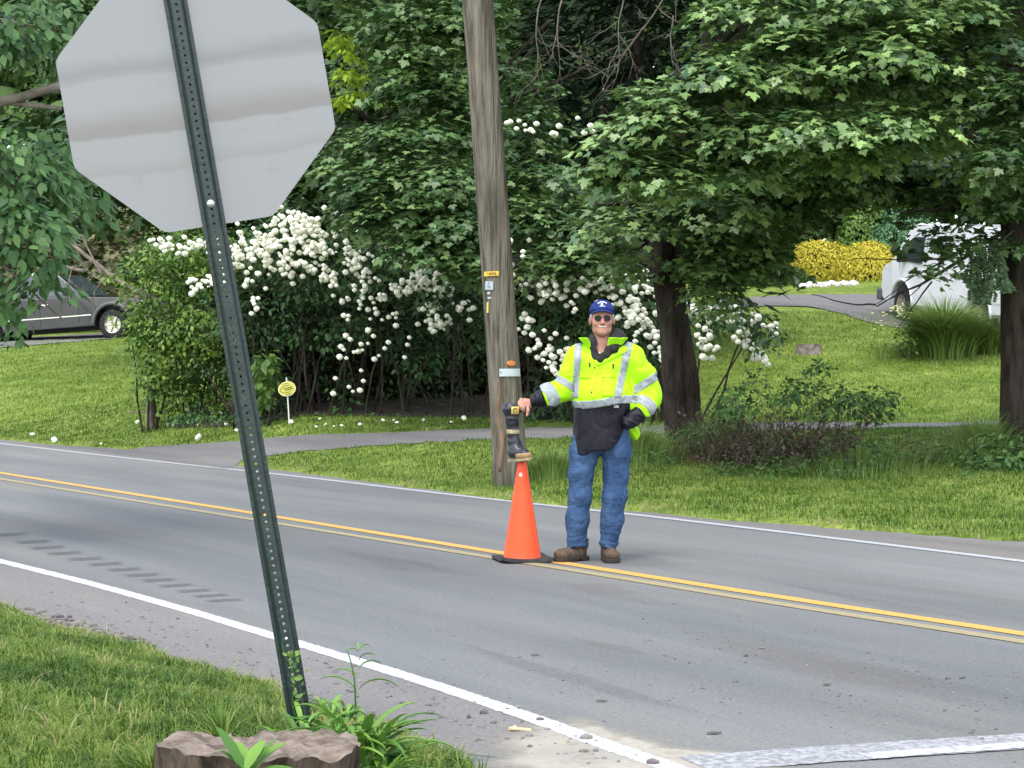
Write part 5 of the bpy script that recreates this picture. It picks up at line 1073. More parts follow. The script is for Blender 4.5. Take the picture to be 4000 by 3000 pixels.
bgtree('lime_green_tree', 'bright yellow-green young foliage at the right edge of the sign', 1400, 33, [B(1345, 200, 32, .28, .4, .20, 12), B(1375, 290, 32, .40, .4, .10, 16), B(1400, 375, 32, .42, .4, .10, 20), B(1350, 395, 32, .2, .3, .06, 8), B(1320, 130, 32, .25, .3, .10, 8)], M['lime'], OVAL, .12, 12, .2, .06, 5)
bgtree('woodland_tree', 'deep green woodland tree behind the pole', 1900, 46, [B(1700, 500, 44, 2.4, 1.6, 3.2, 140), B(2050, 300, 44, 2.2, 1.6, 2.6, 110), B(2000, 900, 44, 2.6, 1.4, 1.8, 90)], M['woods'], tintk=.5)
bgtree('woodland_tree', 'dark woodland tree seen between the man and the right maple', 2900, 56, [B(2500, 700, 54, 3, 1.6, 2.6, 120), B(3000, 500, 54, 3, 2, 2.8, 140), B(2900, 900, 54, 2.6, 1.4, 1.6, 80), B(3300, 760, 55, 2.4, 1.4, 1.1, 60)], M['woods'], tintk=.5)
bgtree('woodland_tree', 'dark woodland tree high behind the white van', 3700, 58, [B(3500, 300, 56, 3, 2, 2.6, 120), B(3900, 500, 56, 3, 2, 2.4, 110), B(3600, 700, 57, 3, 1.4, 1.3, 80), B(4200, 700, 56, 2.5, 2, 3, 80)], M['woods'], tintk=.5)
def wood(name, n, x0, x1, y0, y1, h, mat_, size, low=0):
    c = np.stack([rng.uniform(x0, x1, n), rng.uniform(y0, y1, n), rng.uniform(0, 1, n) ** .8 * h], -1); c[:, 2] += H(c[:, 0], c[:, 1]); c[:, 2] += (1.5 * np.sin(c[:, 0] * .5) if h > 5 else 0)
    return leaves(name, CLUMP, c, rnd(n) * .5 + [0, -.6, .7], rnd(n) * .5 + [0, -.3, -.6], rng.uniform(.6, 1.3, n) * size, mat_, None)
w_ = wood('woods', 42000, -40, 48, 68, 78, 15, M['woods'], .75); tag(w_, 'dense dark wood closing the background behind all the lawns', 'wood', kind='stuff')
M['under'] = mat('understory_leaf', (.022, .03, .012), .8, spec=.1, tint=(.045, .04, .022))
w2 = wood('hedge_thicket', 11000, -4.6, 2.6, 33.4, 35.6, 2.2, M['under'], .2); tag(w2, 'dense undergrowth behind the snowball bushes', 'undergrowth', kind='stuff')

# ------------------------------------------------------------------ planting by the upper driveway
def mound(name, label, u, v, D, r, mat_, n=5200, leaf=.075, cat='shrub', group=None):
    c0 = P(u, v, D); b0 = np.array([c0[0], c0[1], Hs(c0[0], c0[1])]); e = empty(name, b0, label, cat, group); d = unit(rnd(n)); d[:, 2] = np.abs(d[:, 2]) * 1.25 - .42; d[:, :2] *= 1.12
    q = d * np.array(r) * (.8 + .22 * rng.uniform(0, 1, (n, 1)) + .10 * np.sin(d[:, :1] * 7) * np.cos(d[:, 2:] * 6) * .6); leaves('foliage', DIA, b0 + q + [0, 0, r[2] * .25], d + rnd(n) * .35, d * .8 + [0, 0, .7] + rnd(n) * .4, rng.uniform(.7, 1.3, n) * leaf, mat_, e)
    mb = MB(); 
    for k in range(6): limb(mb, [rng.normal(0, .1), rng.normal(0, .1), -.05], [rng.normal(0, r[0] * .4), rng.normal(0, r[1] * .4), r[2] * .8], .03, .01, 5, .05, 5)
    mb.build('stems', M['bark'], e)
    core = MB(); core.lathe([(0.01, 0)] + [(r[0] * .78 * math.cos(a), r[2] * .25 + r[2] * .78 * math.sin(a)) for a in np.linspace(-.3, 1.5, 8)], 16); return e
mound('golden_shrub', 'golden yellow mounded shrub nearer the man, left of its twin', 3200, 1060, 49, (1.05, .8, .85), M['gold'])
mound('golden_shrub', 'golden yellow mounded shrub next to the van, right of its twin', 3395, 1060, 48.5, (.95, .8, .82), M['gold'])
mound('green_shrub', 'small round bright green shrub behind the golden shrubs', 3370, 1000, 53, (.75, .7, 1.75), M['shrub'], 3200, .12)
mound('bluegreen_shrub', 'tall blue-green shrub behind the golden shrubs beside the van', 3530, 1000, 52, (.85, .7, 1.8), M['bluegreen'], 3000, .13)
mound('low_shrub', 'low dark shrub under the left golden mound', 3050, 1085, 48, (.7, .5, .42), M['woods'], 1200, .10)
mb = MB()
for i in range(70):
    g = P(rng.uniform(3120, 3350), 1080, 46.9 + rng.uniform(0, .7)); g[2] = Hs(g[0], g[1]) + .02; r_ = rng.uniform(.04, .11); k = len(mb.v)
    m_ = bmesh.new(); bmesh.ops.create_icosphere(m_, subdivisions=1, radius=r_); vv = [(g[0] + v.co.x * rng.uniform(.8, 1.4), g[1] + v.co.y, g[2] + v.co.z * .7) for v in m_.verts]; mb.add(vv, [[v.index for v in f.verts] for f in m_.faces]); m_.free()
tag(mb.build('rubble_stones', M['stone']), 'heap of pale stones edging the bed below the golden shrubs', 'stones', kind='stuff')

# ------------------------------------------------------------------ ornamental grass clump before the van
def clump(name, label, u, D, n, h, spread, mat_, w=.012, cat='plant', lean=.7, group=None, kind=None, base=.18, tint=None):
    b0 = on(u, D); e = empty(name, b0, label, cat, group); return blades(e, 'blades', b0, n, h, spread, mat_, w, lean, base, tint)
def blades(e, nm, b0, n, h, spread, mat_, w, lean, base, tint=None, pos=None, hh=None):
    V = []; a = rng.uniform(0, 6.283, n); ln = rng.uniform(.15, 1, n) ** .7 * lean; hh = h * rng.uniform(.55, 1.1, n) if hh is None else hh
    if pos is None: r_ = base * np.abs(rng.normal(0, .62, n)); hh = hh * (1 - .45 * np.clip(r_ / base / 1.6, 0, 1)); p0 = np.stack([r_ * np.cos(a), r_ * np.sin(a), 0 * a], -1); p0[:, 2] = H(b0[0] + p0[:, 0], b0[1] + p0[:, 1]) - b0[2] - .01
    else: p0 = pos
    out = np.stack([np.cos(a), np.sin(a), 0 * a], -1); side = np.stack([-np.sin(a + rng.normal(0, .6, n)), np.cos(a), 0 * a], -1); K = 5; side = unit(side)
    for k in range(K):
        t = k / (K - 1); c = p0 + out * (ln * hh * spread * t ** 2)[:, None] + np.array([0, 0, 1]) * (hh * (t - .42 * ln * t ** 3))[:, None]; ww = w * (1 - t) ** .6 * .5 + .0005
        V += [c - side * ww, c + side * ww]
    V = np.stack(V, 1).reshape(-1, 3); m = 2 * K; fb = np.array([(2 * k, 2 * k + 1, 2 * k + 3, 2 * k + 2) for k in range(K - 1)]); Fs = (fb[None] + (np.arange(n) * m)[:, None, None]).reshape(-1, 4)
    tn = np.repeat(np.clip(rng.normal(.4, .25, n), 0, 1) if tint is None else tint, m); me = np_mesh(nm, V, Fs, False, tn); return link(nm, me, mat_, e)
clump('ornamental_grass', 'big arching clump of ornamental grass in front of the white van', 3690, 34.6, 4200, 1.25, 1.1, M['tallgrass'], .02, lean=1.15, base=.34)
clump('ornamental_grass', 'smaller yellowish clump of grass right of the big arching clump', 3860, 34.8, 900, .7, .9, M['grass'], .014, base=.35)
bush('low_plant', 'small leafy plant at the left foot of the ornamental grass', 'plant', 3540, 34.3, [B(3545, 1335, 34.2, .22, .25, .22, 18)], M['shrub'], leaf=.07, per=10, R_=.12, stems=3, hs=.3, stem_w=.1, tintk=.6)
e = clump('wildflower', 'thin wildflower plant with tiny pale yellow blooms left of the ornamental grass', 3440, 34.4, 70, .6, .9, M['tallgrass'], .008, base=.2)
mb = MB(); e = e.parent; b0 = np.array(e.location)
for i in range(26):
    q = P(rng.uniform(3400, 3560), rng.uniform(1190, 1290), 34.3) - b0; mb.lathe([(0, .012), (.028, .006), (.03, 0), (0, -.01)], 7, tuple(q))
M['yflower'] = mat('pale_yellow_flower', (.68, .64, .25), .7); o = mb.build('blooms', M['yflower'], e); o['kind'] = 'stuff'

# ------------------------------------------------------------------ stumps
def stump(name, label, loc, rx, ry, h, mats, seed, tilt=0, n=150, root=.25, rough=.05, cat='tree stump'):
    r = np.random.default_rng(seed); e = empty(name, loc, label, cat); rows = 18; rings = 10; A = 2 * np.pi * np.arange(n) / n
    def nz_(a, z, lam, sd): q = np.stack([np.cos(a) * rx, np.sin(a) * ry, z + 0 * a], -1) / lam + 5; return gnoise(q, seed + sd)
    V = []
    rim = 1 + rough * 2.2 * nz_(A, 0, .25, 1)
    top = h * (1 + .045 * nz_(A, .3, .12, 2) + .02 * nz_(A, .3, .02, 3)) - h * .09 * np.maximum(nz_(A, .6, .10, 12), 0)
    for i in range(rows):
        t = i / (rows - 1); z = top * t; R0 = rim * (1 + root * (1 - t) ** 2) + rough * (.6 * nz_(A, 0, .055, 4) + .8 * nz_(A, z * .8, .04, 5) + .9 * (1 - t ** 6) * nz_(A, z * .35, .015, 6)) - (.16 * np.maximum(nz_(A, z * .8, .09, 7), .15) * np.sin(np.pi * t))
        V.append(np.stack([rx * R0 * np.cos(A), ry * R0 * np.sin(A), z + tilt * ry * np.sin(A) * t], -1))
    last = V[-1]; V = np.vstack(V); grid = lambda m: np.array([(i * n + k, i * n + (k + 1) % n, (i + 1) * n + (k + 1) % n, (i + 1) * n + k) for i in range(m) for k in range(n)])
    link('bark', np_mesh('bark', V, grid(rows - 1), True), mats[0], e); V = [last]
    for j in range(1, rings + 1):
        s_ = 1 - j / (rings + .02); q = last * [s_, s_, 1]; hh = gnoise(np.stack([q[:, 0], q[:, 1], q[:, 0] * 0], -1) / .05, seed + 9) * h * .05 + gnoise(np.stack([q[:, 0] * 3, q[:, 1], q[:, 0] * 0], -1) / .03, seed + 10) * h * .03; q[:, 2] = last[:, 2] * s_ + (1 - s_) * (h * .97) + hh + tilt * (q[:, 1] - last[:, 1] * s_); V.append(q)
    link('cut_face', np_mesh('cut_face', np.vstack(V), grid(rings), True), mats[1], e); return e
M['rotbark'] = mat('rotten_bark', (.105, .080, .060), .95, spec=.1, noise_=9, col2=(.020, .015, .011), scale=(1.3, 1.3, .35), bump=(16, 1, .05), detail=12)
M['rotwood'] = mat('weathered_cut_wood', (.225, .185, .15), .95, spec=.1, noise_=12, col2=(.10, .078, .060), scale=(1, 2.4, 1), bump=(24, 1, .02), detail=12)
sp = P(1030, 2922, 5.45); st = stump('tree_stump', 'rotting cut tree stump with crumbling bark at the bottom left of the sign post', (sp[0], 5.45, Hs(sp[0], 5.45) - .04), .285, .17, sp[2] - Hs(sp[0], 5.45) + .055, (M['rotbark'], M['rotwood']), 5, .02)
g = ground_at(3160, 1378, 28, 45); stump('tree_stump', 'small grey weathered stump on the lawn left of the ornamental grass', g - [0, 0, .05], .22, .18, .20, (M['twig'], M['rotwood']), 9)

# ------------------------------------------------------------------ wild strip between the trees at the right
M['bramble_twig'] = mat('bramble_cane', (.065, .046, .034), .9, noise_=12, col2=(.035, .026, .02))
def bramble(label, u, D, w, h, n, green):
    b0 = on(u, D); e = empty('bramble_bush', b0, label, 'shrub'); mb = MB()
    for i in range(n):
        q = np.array([rng.normal(0, w * .3), rng.normal(0, .3), 0]); twigs(mb, q, (rng.normal(0, .7), rng.normal(0, .4), 1), h * rng.uniform(.6, 1.1), .0075, 1, .6)
    mb.build('canes', M['bramble_twig'], e)
    for gx, gz, r_, nn in green:
        pass
    _s = sprays([((b0[0] + gx, b0[1] - .1, b0[2] + gz), (r_, r_ * .8, r_ * .7), nn) for gx, gz, r_, nn in green], 10, .16, .07, up=.4); leaves('foliage', OVAL, *_s[:4], M['bramble'], e, tint=_s[4] * .8); 
    n2 = int(700 * w); c = b0 + np.stack([rng.normal(0, w * .36, n2), rng.normal(0, .25, n2), np.abs(rng.normal(0, h * .4, n2))], -1); leaves('dry_leaves', DIA, c, rnd(n2), rnd(n2), rng.uniform(.03, .07, n2), M['brownleaf'], e)
bramble('brown bramble thicket with bare canes, the large one in the wild strip', 3080, 22.2, 1.5, .85, 90, [(-.6, .75, .3, 30), (.1, .80, .35, 34), (.55, .75, .35, 40), (.95, .7, .3, 36), (-.1, .1, .35, 24), (.7, .15, .4, 26), (-.35, 1.0, .12, 6), (.35, 1.1, .13, 7)])
bramble('low brown twiggy bush at the foot of the forked maple', 2800, 22.4, .8, .40, 40, [(-.2, .35, .16, 10), (.3, .15, .25, 16), (.1, .5, .15, 8)])
bush('leafy_weeds', 'bright leafy weeds at the foot of the right edge tree', 'plant', 3900, 21.2, [B(3880, 1800, 21, .4, .4, .28, 60), B(3980, 1780, 21, .3, .4, .3, 40), B(3780, 1900, 20.7, .35, .3, .16, 30)], M['bramble'], leaf=.075, per=12, R_=.15, stems=4, hs=.3, stem_w=.3)
bush('leafy_weeds', 'low dark leafy weeds in front of the bramble thicket', 'plant', 3150, 21.3, [B(3000, 1835, 21.3, .35, .3, .10, 22), B(3250, 1820, 21.5, .5, .5, .13, 34), B(3450, 1790, 21.8, .5, .6, .12, 26), B(2850, 1830, 21.4, .3, .3, .08, 12), B(3620, 1780, 21.9, .4, .5, .14, 18), B(2550, 1790, 22, .5, .3, .10, 14)], M['bramble'], leaf=.055, per=12, R_=.14, stems=5, hs=.25, stem_w=1.2, tintk=.6)
clump('tall_grass', 'tall rank grass right of the utility pole base', 2160, 21.8, 1000, .42, .8, M['tallgrass'], .009, lean=.9, base=.42)
clump('tall_grass', 'tall rank grass just behind the man, left of the maple trunk', 2480, 22.6, 1700, .50, .8, M['tallgrass'], .009, lean=.9, base=.6)
clump('tall_grass', 'tall rank grass between the maple trunk and the bramble thicket', 2840, 23.2, 1200, .60, .8, M['tallgrass'], .009, lean=.9, base=.42)
clump('tall_grass', 'tall rank grass around the low weeds before the bramble thicket', 3350, 21.9, 1800, .34, .8, M['tallgrass'], .008, lean=1.0, base=1.0)
clump('tall_grass', 'tall rank grass left of the right edge tree', 3830, 22.0, 900, .66, .8, M['tallgrass'], .009, lean=.9, base=.35)
# ------------------------------------------------------------------ lawns, verges: grass blades
fence_xy = None
def inpoly(poly, x, y):
    ins = np.zeros(x.shape, bool); j = len(poly) - 1
    for i in range(len(poly)):
        xi, yi = poly[i]; xj, yj = poly[j]; c = ((yi > y) != (yj > y)) & (x < (xj - xi) * (y - yi) / (yj - yi + 1e-12) + xi); ins ^= c; j = i
    return ins
def dr_dist(x, y):
    d = np.full(x.shape, 9.0)
    for A, Bq in ((DR_N, DR_F),):
        cN = smooth_line(A, 40); cF = smooth_line(Bq, 40)
        poly = cN + cF[::-1]; ins = np.zeros(x.shape, bool); j = len(poly) - 1
        for i in range(len(poly)):
            xi, yi = poly[i]; xj, yj = poly[j]; c = ((yi > y) != (yj > y)) & (x < (xj - xi) * (y - yi) / (yj - yi + 1e-12) + xi); ins ^= c; j = i
        d[ins] = -1
    return d
def scatter_grass(name, n, region, h, w, mat_, label, hfun=None, lean=.6, edge=.45):
    x, y = region(n); z = H(x, y); m = (z > .004) & (dr_dist(x, y) > 0) & ~inpoly(SOIL, x, y); x, y, z = x[m], y[m], z[m]; k = len(x)
    hh = h * rng.uniform(.5, 1.15, k) * (1 + .35 * vnoise(x, y, .6, 21)); 
    if hfun is not None: hh = hh * hfun(x, y)
    tn = np.clip(.36 + edge * np.exp(-np.minimum(np.abs(sdist(near_w, x, y)), np.abs(sdist(far_w, x, y))) / .25) + .55 * vnoise(x, y, 1.3, 31) + .45 * vnoise(x, y, .25, 33) + rng.normal(0, .2, k), 0, 1)
    o = blades(None, name, None, k, h, 1.0, mat_, w, lean, 0, tn, pos=np.stack([x, y, z - .004], -1), hh=hh); return tag(o, label, 'grass', kind='stuff')
def reg_img(u0, u1, D0, D1):
    def f(n): D = D0 + (D1 - D0) * rng.uniform(0, 1, n); u = rng.uniform(u0, u1, n); return (u - 2000) / F * D, D
    return f
def reg_box(x0, x1, y0, y1): return lambda n: (rng.uniform(x0, x1, n), rng.uniform(y0, y1, n))
scatter_grass('grass', 100000, reg_box(-3.4, .0, 4.7, 12.5), .052, .0038, M['grassnear'], 'mown grass of the near verge around the stump and sign post', lambda x, y: 1 + .5 * np.exp(-((x + .6) ** 2 + (y - 6) ** 2) / 1.2) + 1.0 * (rng.uniform(0, 1, len(x)) < .05), 1.3)
scatter_grass('grass', 90000, reg_img(700, 4200, 15, 27), .055, .0085, M['grass'], 'grass of the verge between the road and the driveway')
scatter_grass('grass', 60000, reg_img(-150, 2100, 27, 40), .06, .012, M['grass'], 'lawn grass at the far left between the road and the snowball bushes')
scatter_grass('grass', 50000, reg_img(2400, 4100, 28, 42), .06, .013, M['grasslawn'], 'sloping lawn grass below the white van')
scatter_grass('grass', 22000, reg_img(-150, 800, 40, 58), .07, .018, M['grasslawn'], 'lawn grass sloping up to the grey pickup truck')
# ------------------------------------------------------------------ foreground weeds
def leafblade(L, w, curl, n=9, ruff=.06, e0=1.25):
    """one long broad leaf: verts along +y, curling down"""
    V = []; 
    for i in range(n):
        t = i / (n - 1); ww = w * (math.sin(math.pi * min(t * .9 + .08, 1)) ** .8) * (1 + ruff * math.sin(t * 30)); el = e0 - curl * t * 1.25; y, z = (0, 0) if i == 0 else (y + L / (n - 1) * math.cos(el), z + L / (n - 1) * math.sin(el)); V += [(-ww, y, z + ww * .25), (0, y, z - .002), (ww, y, z + ww * .25)]
    V[-1] = V[-3] = V[-2]; f = []
    for i in range(n - 1): f += [(3 * i, 3 * i + 1, 3 * i + 4, 3 * i + 3), (3 * i + 1, 3 * i + 2, 3 * i + 5, 3 * i + 4)]
    return V, f
def weed(name, label, loc, specs, stalks=(), cat='weed', e0r=(.9, 1.4)):
    e = empty(name, loc, label, cat)
    for (ang, L, w, curl, z0, r0) in specs:
        V, f = leafblade(L, w, curl, e0=rng.uniform(*e0r)); c, s = math.cos(ang), math.sin(ang); mb = MB(); mb.add([(c * x - s * y - s * r0, s * x + c * y + c * r0, z + z0) for x, y, z in V], f); o = mb.build('leaf', M['weed'], e, smooth=True)
        at = o.data.attributes.new('tint', 'FLOAT', 'POINT'); at.data.foreach_set('value', np.full(len(o.data.vertices), rng.uniform(0, .9), np.float32))
    for pts, r in stalks: mb = MB(); mb.tube(pts, [r * (1 - .6 * i / (len(pts) - 1)) for i in range(len(pts))], 6); mb.build('stalk', M['weed'], e, smooth=True)
    return e
wl = on(1400, 6.35); dz = lambda u, v, D=6.35: P(u, v, D) - wl
stalk = [dz(1390, 2790), dz(1388, 2720), dz(1384, 2650), dz(1372, 2590), dz(1355, 2535)]
lv = []
for i in range(64): a = rng.uniform(0, 6.28); lv.append((a, rng.uniform(.14, .28), rng.uniform(.009, .017), rng.uniform(.5, 1.5), rng.uniform(.02, .12), rng.uniform(0, .10)))
for k, (u, v) in enumerate([(1388, 2720), (1386, 2690), (1384, 2650), (1376, 2610), (1368, 2580), (1358, 2545), (1356, 2540), (1354, 2536)]):
    q = dz(u, v); a = [1.5, -1.6, 1.3, -1.3, -1.9, 1.9, -.9, .3][k]
    lv.append((a, [.16, .15, .11, .09, .07, .05, .05, .05][k], [.010, .010, .007, .007, .006, .005, .004, .004][k], 1.4, q[2], q[0] * 0))
w1 = weed('tall_weed', 'tall leafy weed with one upright stalk right of the sign post base', wl, lv, [(stalk, .004)])
for (u_, D_, lean_, hh_, lab) in [(1290, 6.45, .02, .22, 'leafy upright weed just right of the sign post foot'), (1350, 6.2, -.02, .26, 'bushy upright weed between the sign post and the tall stalk'), (1470, 6.3, .05, .20, 'bushy weed leaning over the shoulder right of the tall stalk')]:
    wl = on(u_, D_); lv = []
    for q_ in range(3):
        for k in range(15): t = rng.uniform(.05, 1); lv.append((rng.uniform(0, 6.28), .17 * (1.1 - .6 * t) * rng.uniform(.7, 1.1), .013 * (1.15 - .6 * t), rng.uniform(.7, 1.6), t * hh_, rng.uniform(0, .03)))
    weed('bushy_weed', lab, wl, lv, [([(0, 0, 0), (lean_ * .3, 0, hh_ * .5), (lean_, 0, hh_)], .004)], e0r=(.5, 1.2))
wl = on(1215, 6.62); weed('leafy_weed', 'broad-leaved weeds crowding the sign post base', wl, [(rng.uniform(0, 6.28), rng.uniform(.08, .19), rng.uniform(.006, .012), rng.uniform(.6, 1.6), rng.uniform(0, .05), rng.uniform(0, .13)) for i in range(46)])
wl = on(1490, 6.2); weed('leafy_weed', 'leafy weeds at the edge of the shoulder, rightmost by the stump', wl, [(rng.uniform(0, 6.28), rng.uniform(.08, .18), rng.uniform(.006, .012), rng.uniform(.6, 1.6), rng.uniform(0, .06), rng.uniform(0, .11)) for i in range(50)])
wl = P(960, 3010, 5.0); wl[2] -= .03
weed('rosette_weed', 'bright green broad-leaved rosette growing in front of the stump', wl, [(R(a), L, w, c, z, 0) for a, L, w, c, z in [(62, .15, .022, .2, .02), (20, .14, .024, .1, .03), (-12, .11, .022, .2, .02), (-50, .15, .022, .5, .01), (-80, .14, .02, .9, .0), (90, .10, .018, .8, 0), (-35, .10, .02, .3, .03), (140, .10, .02, 1, 0), (200, .1, .02, 1, 0), (40, .08, .014, .1, .03), (5, .12, .018, .4, .02), (-65, .12, .016, .3, .02), (75, .09, .013, .2, .03)]], [([(0, 0, -.12), (0, 0, .02)], .008)], e0r=(.35, 1.1))
wl = P(860, 2880, 5.6)
def tuft(u, D, n, h, w, label, lean=.9, base=.05, mt='grassnear'): return clump('grass_tuft', label, u, D, n, h, 1.0, M[mt], w, lean=lean, base=base, cat='grass tuft')
tuft(600, 5.7, 150, .20, .007, 'long green grass tuft at the left side of the big stump', base=.10)
tuft(870, 6.3, 110, .22, .007, 'arching long grass behind the stump, left of the post', 1.2)
tuft(1010, 6.2, 130, .17, .008, 'dense grass tuft between the stump and the sign post', .8)
tuft(1160, 6.55, 120, .15, .007, 'grass tuft hiding the foot of the sign post', .9, .09)
tuft(1480, 5.5, 70, .14, .005, 'thin dry grass at the right side of the big stump', .7, .10)
tuft(1880, 6.6, 8, .16, .004, 'single thin grass blades at the shoulder edge, bottom middle', .5, .05)
tuft(1620, 6.5, 14, .16, .004, 'thin grass blades leaning over the shoulder right of the weeds', .9, .05)
tuft(1230, 5.05, 26, .20, .004, 'sparse straw coloured grass stems in front of the stump', .5, .14)
tuft(1390, 5.05, 22, .18, .004, 'sparse grass stems in front of the right part of the stump', .6, .10)
# post creeper: tiny leaves at the foot of the post
pd = np.array([-.169, 0, .986]); q = []
for i in range(34): t = rng.uniform(.06, .26); q.append(np.array(post.location) + pd * (t + .12) + np.array([rng.normal(.02, .018), -.05 + rng.normal(0, .01), 0]))
q = np.array(q); e = empty('creeper', q.mean(0) * [1, 1, 0] + [0, 0, .2], 'little creeper climbing the foot of the sign post', 'creeper'); leaves('foliage', OVAL, q, rnd(34) * .4 + [0, -1, .3], rnd(34), rng.uniform(.012, .03, 34), M['shrub'], e)
mb = MB(); mb.tube([np.array(post.location) + pd * t + np.array([.012 * math.sin(t * 30), -.045, 0]) - np.array(e.location) for t in np.linspace(.1, .38, 9)], .002, 5); mb.build('stem', M['weed'], e)
# gravel, chips and litter on the shoulder
mb = MB()
def pebble(x, y, r_):
    m_ = bmesh.new(); bmesh.ops.create_icosphere(m_, subdivisions=1, radius=r_); s = rng.uniform(.6, 1.5, 3); mb.add([(x + v.co.x * s[0], y + v.co.y * s[1], v.co.z * s[2] * .6 + r_ * .3) for v in m_.verts], [[v.index for v in f.verts] for f in m_.faces]); m_.free()
for i in range(520):
    k = rng.uniform(); u = 150 + 2300 * k + rng.normal(0, 60); v = 2330 + (2960 - 2330) * k + rng.normal(20, 45); g = G(u, v); pebble(g[0], g[1], abs(rng.normal(0, .0045)) + .0025)
for i in range(200): u = rng.uniform(1700, 4000); v = 2560 + (u - 1700) * .14 + rng.normal(0, 70); g = G(u, v); pebble(g[0], g[1], abs(rng.normal(0, .003)) + .002)
for i in range(150): k = rng.uniform(); g = G(100 + 500 * k, 2395 + 130 * k + rng.normal(0, 10)); pebble(g[0], g[1], rng.uniform(.01, .025))
for i in range(240): u = rng.uniform(2500, 4000); v = 2440 + (u - 2500) * .20 + rng.normal(0, 55); g = G(u, v); pebble(g[0], g[1], abs(rng.normal(0, .0035)) + .002)
for u, v, r_ in [(2290, 2890, .022), (2110, 2815, .02), (1890, 2790, .02), (2280, 2940, .015), (2550, 2985, .02), (1680, 2790, .016)]: g = G(u, v); pebble(g[0], g[1], r_)
M['grit'] = mat('grit', (.07, .06, .06), .95, noise_=3, col2=(.20, .18, .165)); tag(mb.build('gravel', M['grit']), 'loose grit and small stones along the near shoulder', 'gravel', kind='stuff')
M['chip'] = mat('pale_wood', (.52, .40, .24), .8)
g = G(2032, 2856); mb = MB(); mb.box((0, 0, .008), (.085, .03, .008), Matrix.Rotation(R(10), 3, 'Z') @ Matrix.Rotation(R(6), 3, 'Y')); mb.add([(-.05, .0, .004), (-.02, .03, .02), (.0, .0, .004), (-.03, -.02, .004)], [(0, 1, 2), (0, 2, 3), (0, 3, 1), (1, 3, 2)]); o = mb.build('wood_chip', M['chip'], bevel=.002); o.location = tuple(g); tag(o, 'small pale chip of wood on the dusty shoulder', 'wood chip')
def curled(u, v, s, c, label):
    g = G(u, v); mb = MB(); N = 8; V = [((i / N - .5) * s, (j - .5) * s * .45 * math.sin(math.pi * (i + .4) / (N + .8)), .004 + .006 * abs(math.sin(i / N * 4)) + j * .006) for i in range(N + 1) for j in (0, 1)]; mb.add(V, [(2 * i, 2 * i + 1, 2 * i + 3, 2 * i + 2) for i in range(N)]); o = mb.build('dead_leaf', c); o.location = tuple(g); o.scale = (.7, .7, .6); o.rotation_euler = (0, 0, rng.uniform(-.7, .7)); tag(o, label, 'leaf')
M['deadleaf'] = mat('dead_leaf', (.075, .068, .055), .9)
curled(2090, 2562, .07, M['deadleaf'], 'curled dead leaf lying on the near lane in front of the cone'); curled(2350, 2742, .07, M['deadleaf'], 'long dead leaf on the near lane, below the man'); curled(2790, 2868, .09, M['deadleaf'], 'dead leaf near the white corner line'); curled(3230, 2678, .07, M['deadleaf'], 'small dead leaf on the road at the right')

# ------------------------------------------------------------------ little yellow yard sign
g = on(1130, 30.6); e = empty('yard_sign', g, 'small yellow oval yard sign on a thin white stake before the dark bush', 'sign'); e.rotation_euler = (0, R(-3.5), 0)
M['yardyellow'] = mat('yard_sign_yellow', (.50, .47, .10), .6); M['yardborder'] = mat('yard_sign_border', (.62, .60, .34), .6); M['yardgreen'] = mat('yard_sign_ink', (.10, .10, .02), .7); M['stake'] = mat('white_stake', (.55, .53, .50), .7)
k = 30.6 / F; zc = (1648 - 1508) * k; rx, rz = 35 * k, 29 * k
mb = MB(); mb.box((0, 0, zc * .5 + .04), (.02, .012, zc * 1.0 + rz * 1.0 + .16)); mb.build('stake', M['stake'], e)
def oval(a, b, y0, y1, rot=R(12), n=32): return [((a * math.cos(t) * math.cos(rot) - b * math.sin(t) * math.sin(rot)), (a * math.cos(t) * math.sin(rot) + b * math.sin(t) * math.cos(rot))) for t in np.linspace(0, 2 * math.pi, n, endpoint=False)]
mb = MB(); mb.prism([(x, z + zc) for x, z in oval(rx, rz, 0, 0)], -.012, -.020); pn = mb.build('panel', M['yardborder'], e)
mb = MB(); mb.prism([(x, z + zc) for x, z in oval(rx * .93, rz * .92, 0, 0)], -.0202, -.0225); mb.build('panel_face', M['yardyellow'], e)
mb = MB(); ro = R(12)
def arcpts(a, b, t0, t1, n=12): return [(a * math.cos(t) * math.cos(ro) - b * math.sin(t) * math.sin(ro), -.024, zc + a * math.cos(t) * math.sin(ro) + b * math.sin(t) * math.cos(ro)) for t in np.linspace(R(t0), R(t1), n)]
mk = []
for a, b, t0, t1, w_ in [(.78, .48, 60, 300, .004), (.62, .76, 62, 118, .003), (.62, .76, 240, 300, .004)]: m_ = MB(); m_.tube(arcpts(rx * a, rz * b, t0, t1), w_, 6); m_.build('emblem_stroke', M['yardgreen'], e)
for dx0, dx1, dz0, th in [(-.38, .60, .12, .0065), (-.20, .66, -.14, .0065)]:
    m_ = MB(); m_.tube([(rx * dx0, -.024, zc + rz * dz0 + rx * dx0 * .2), (rx * dx1, -.024, zc + rz * dz0 + rx * dx1 * .2)], th, 6); m_.build('lettering', M['yardgreen'], e)
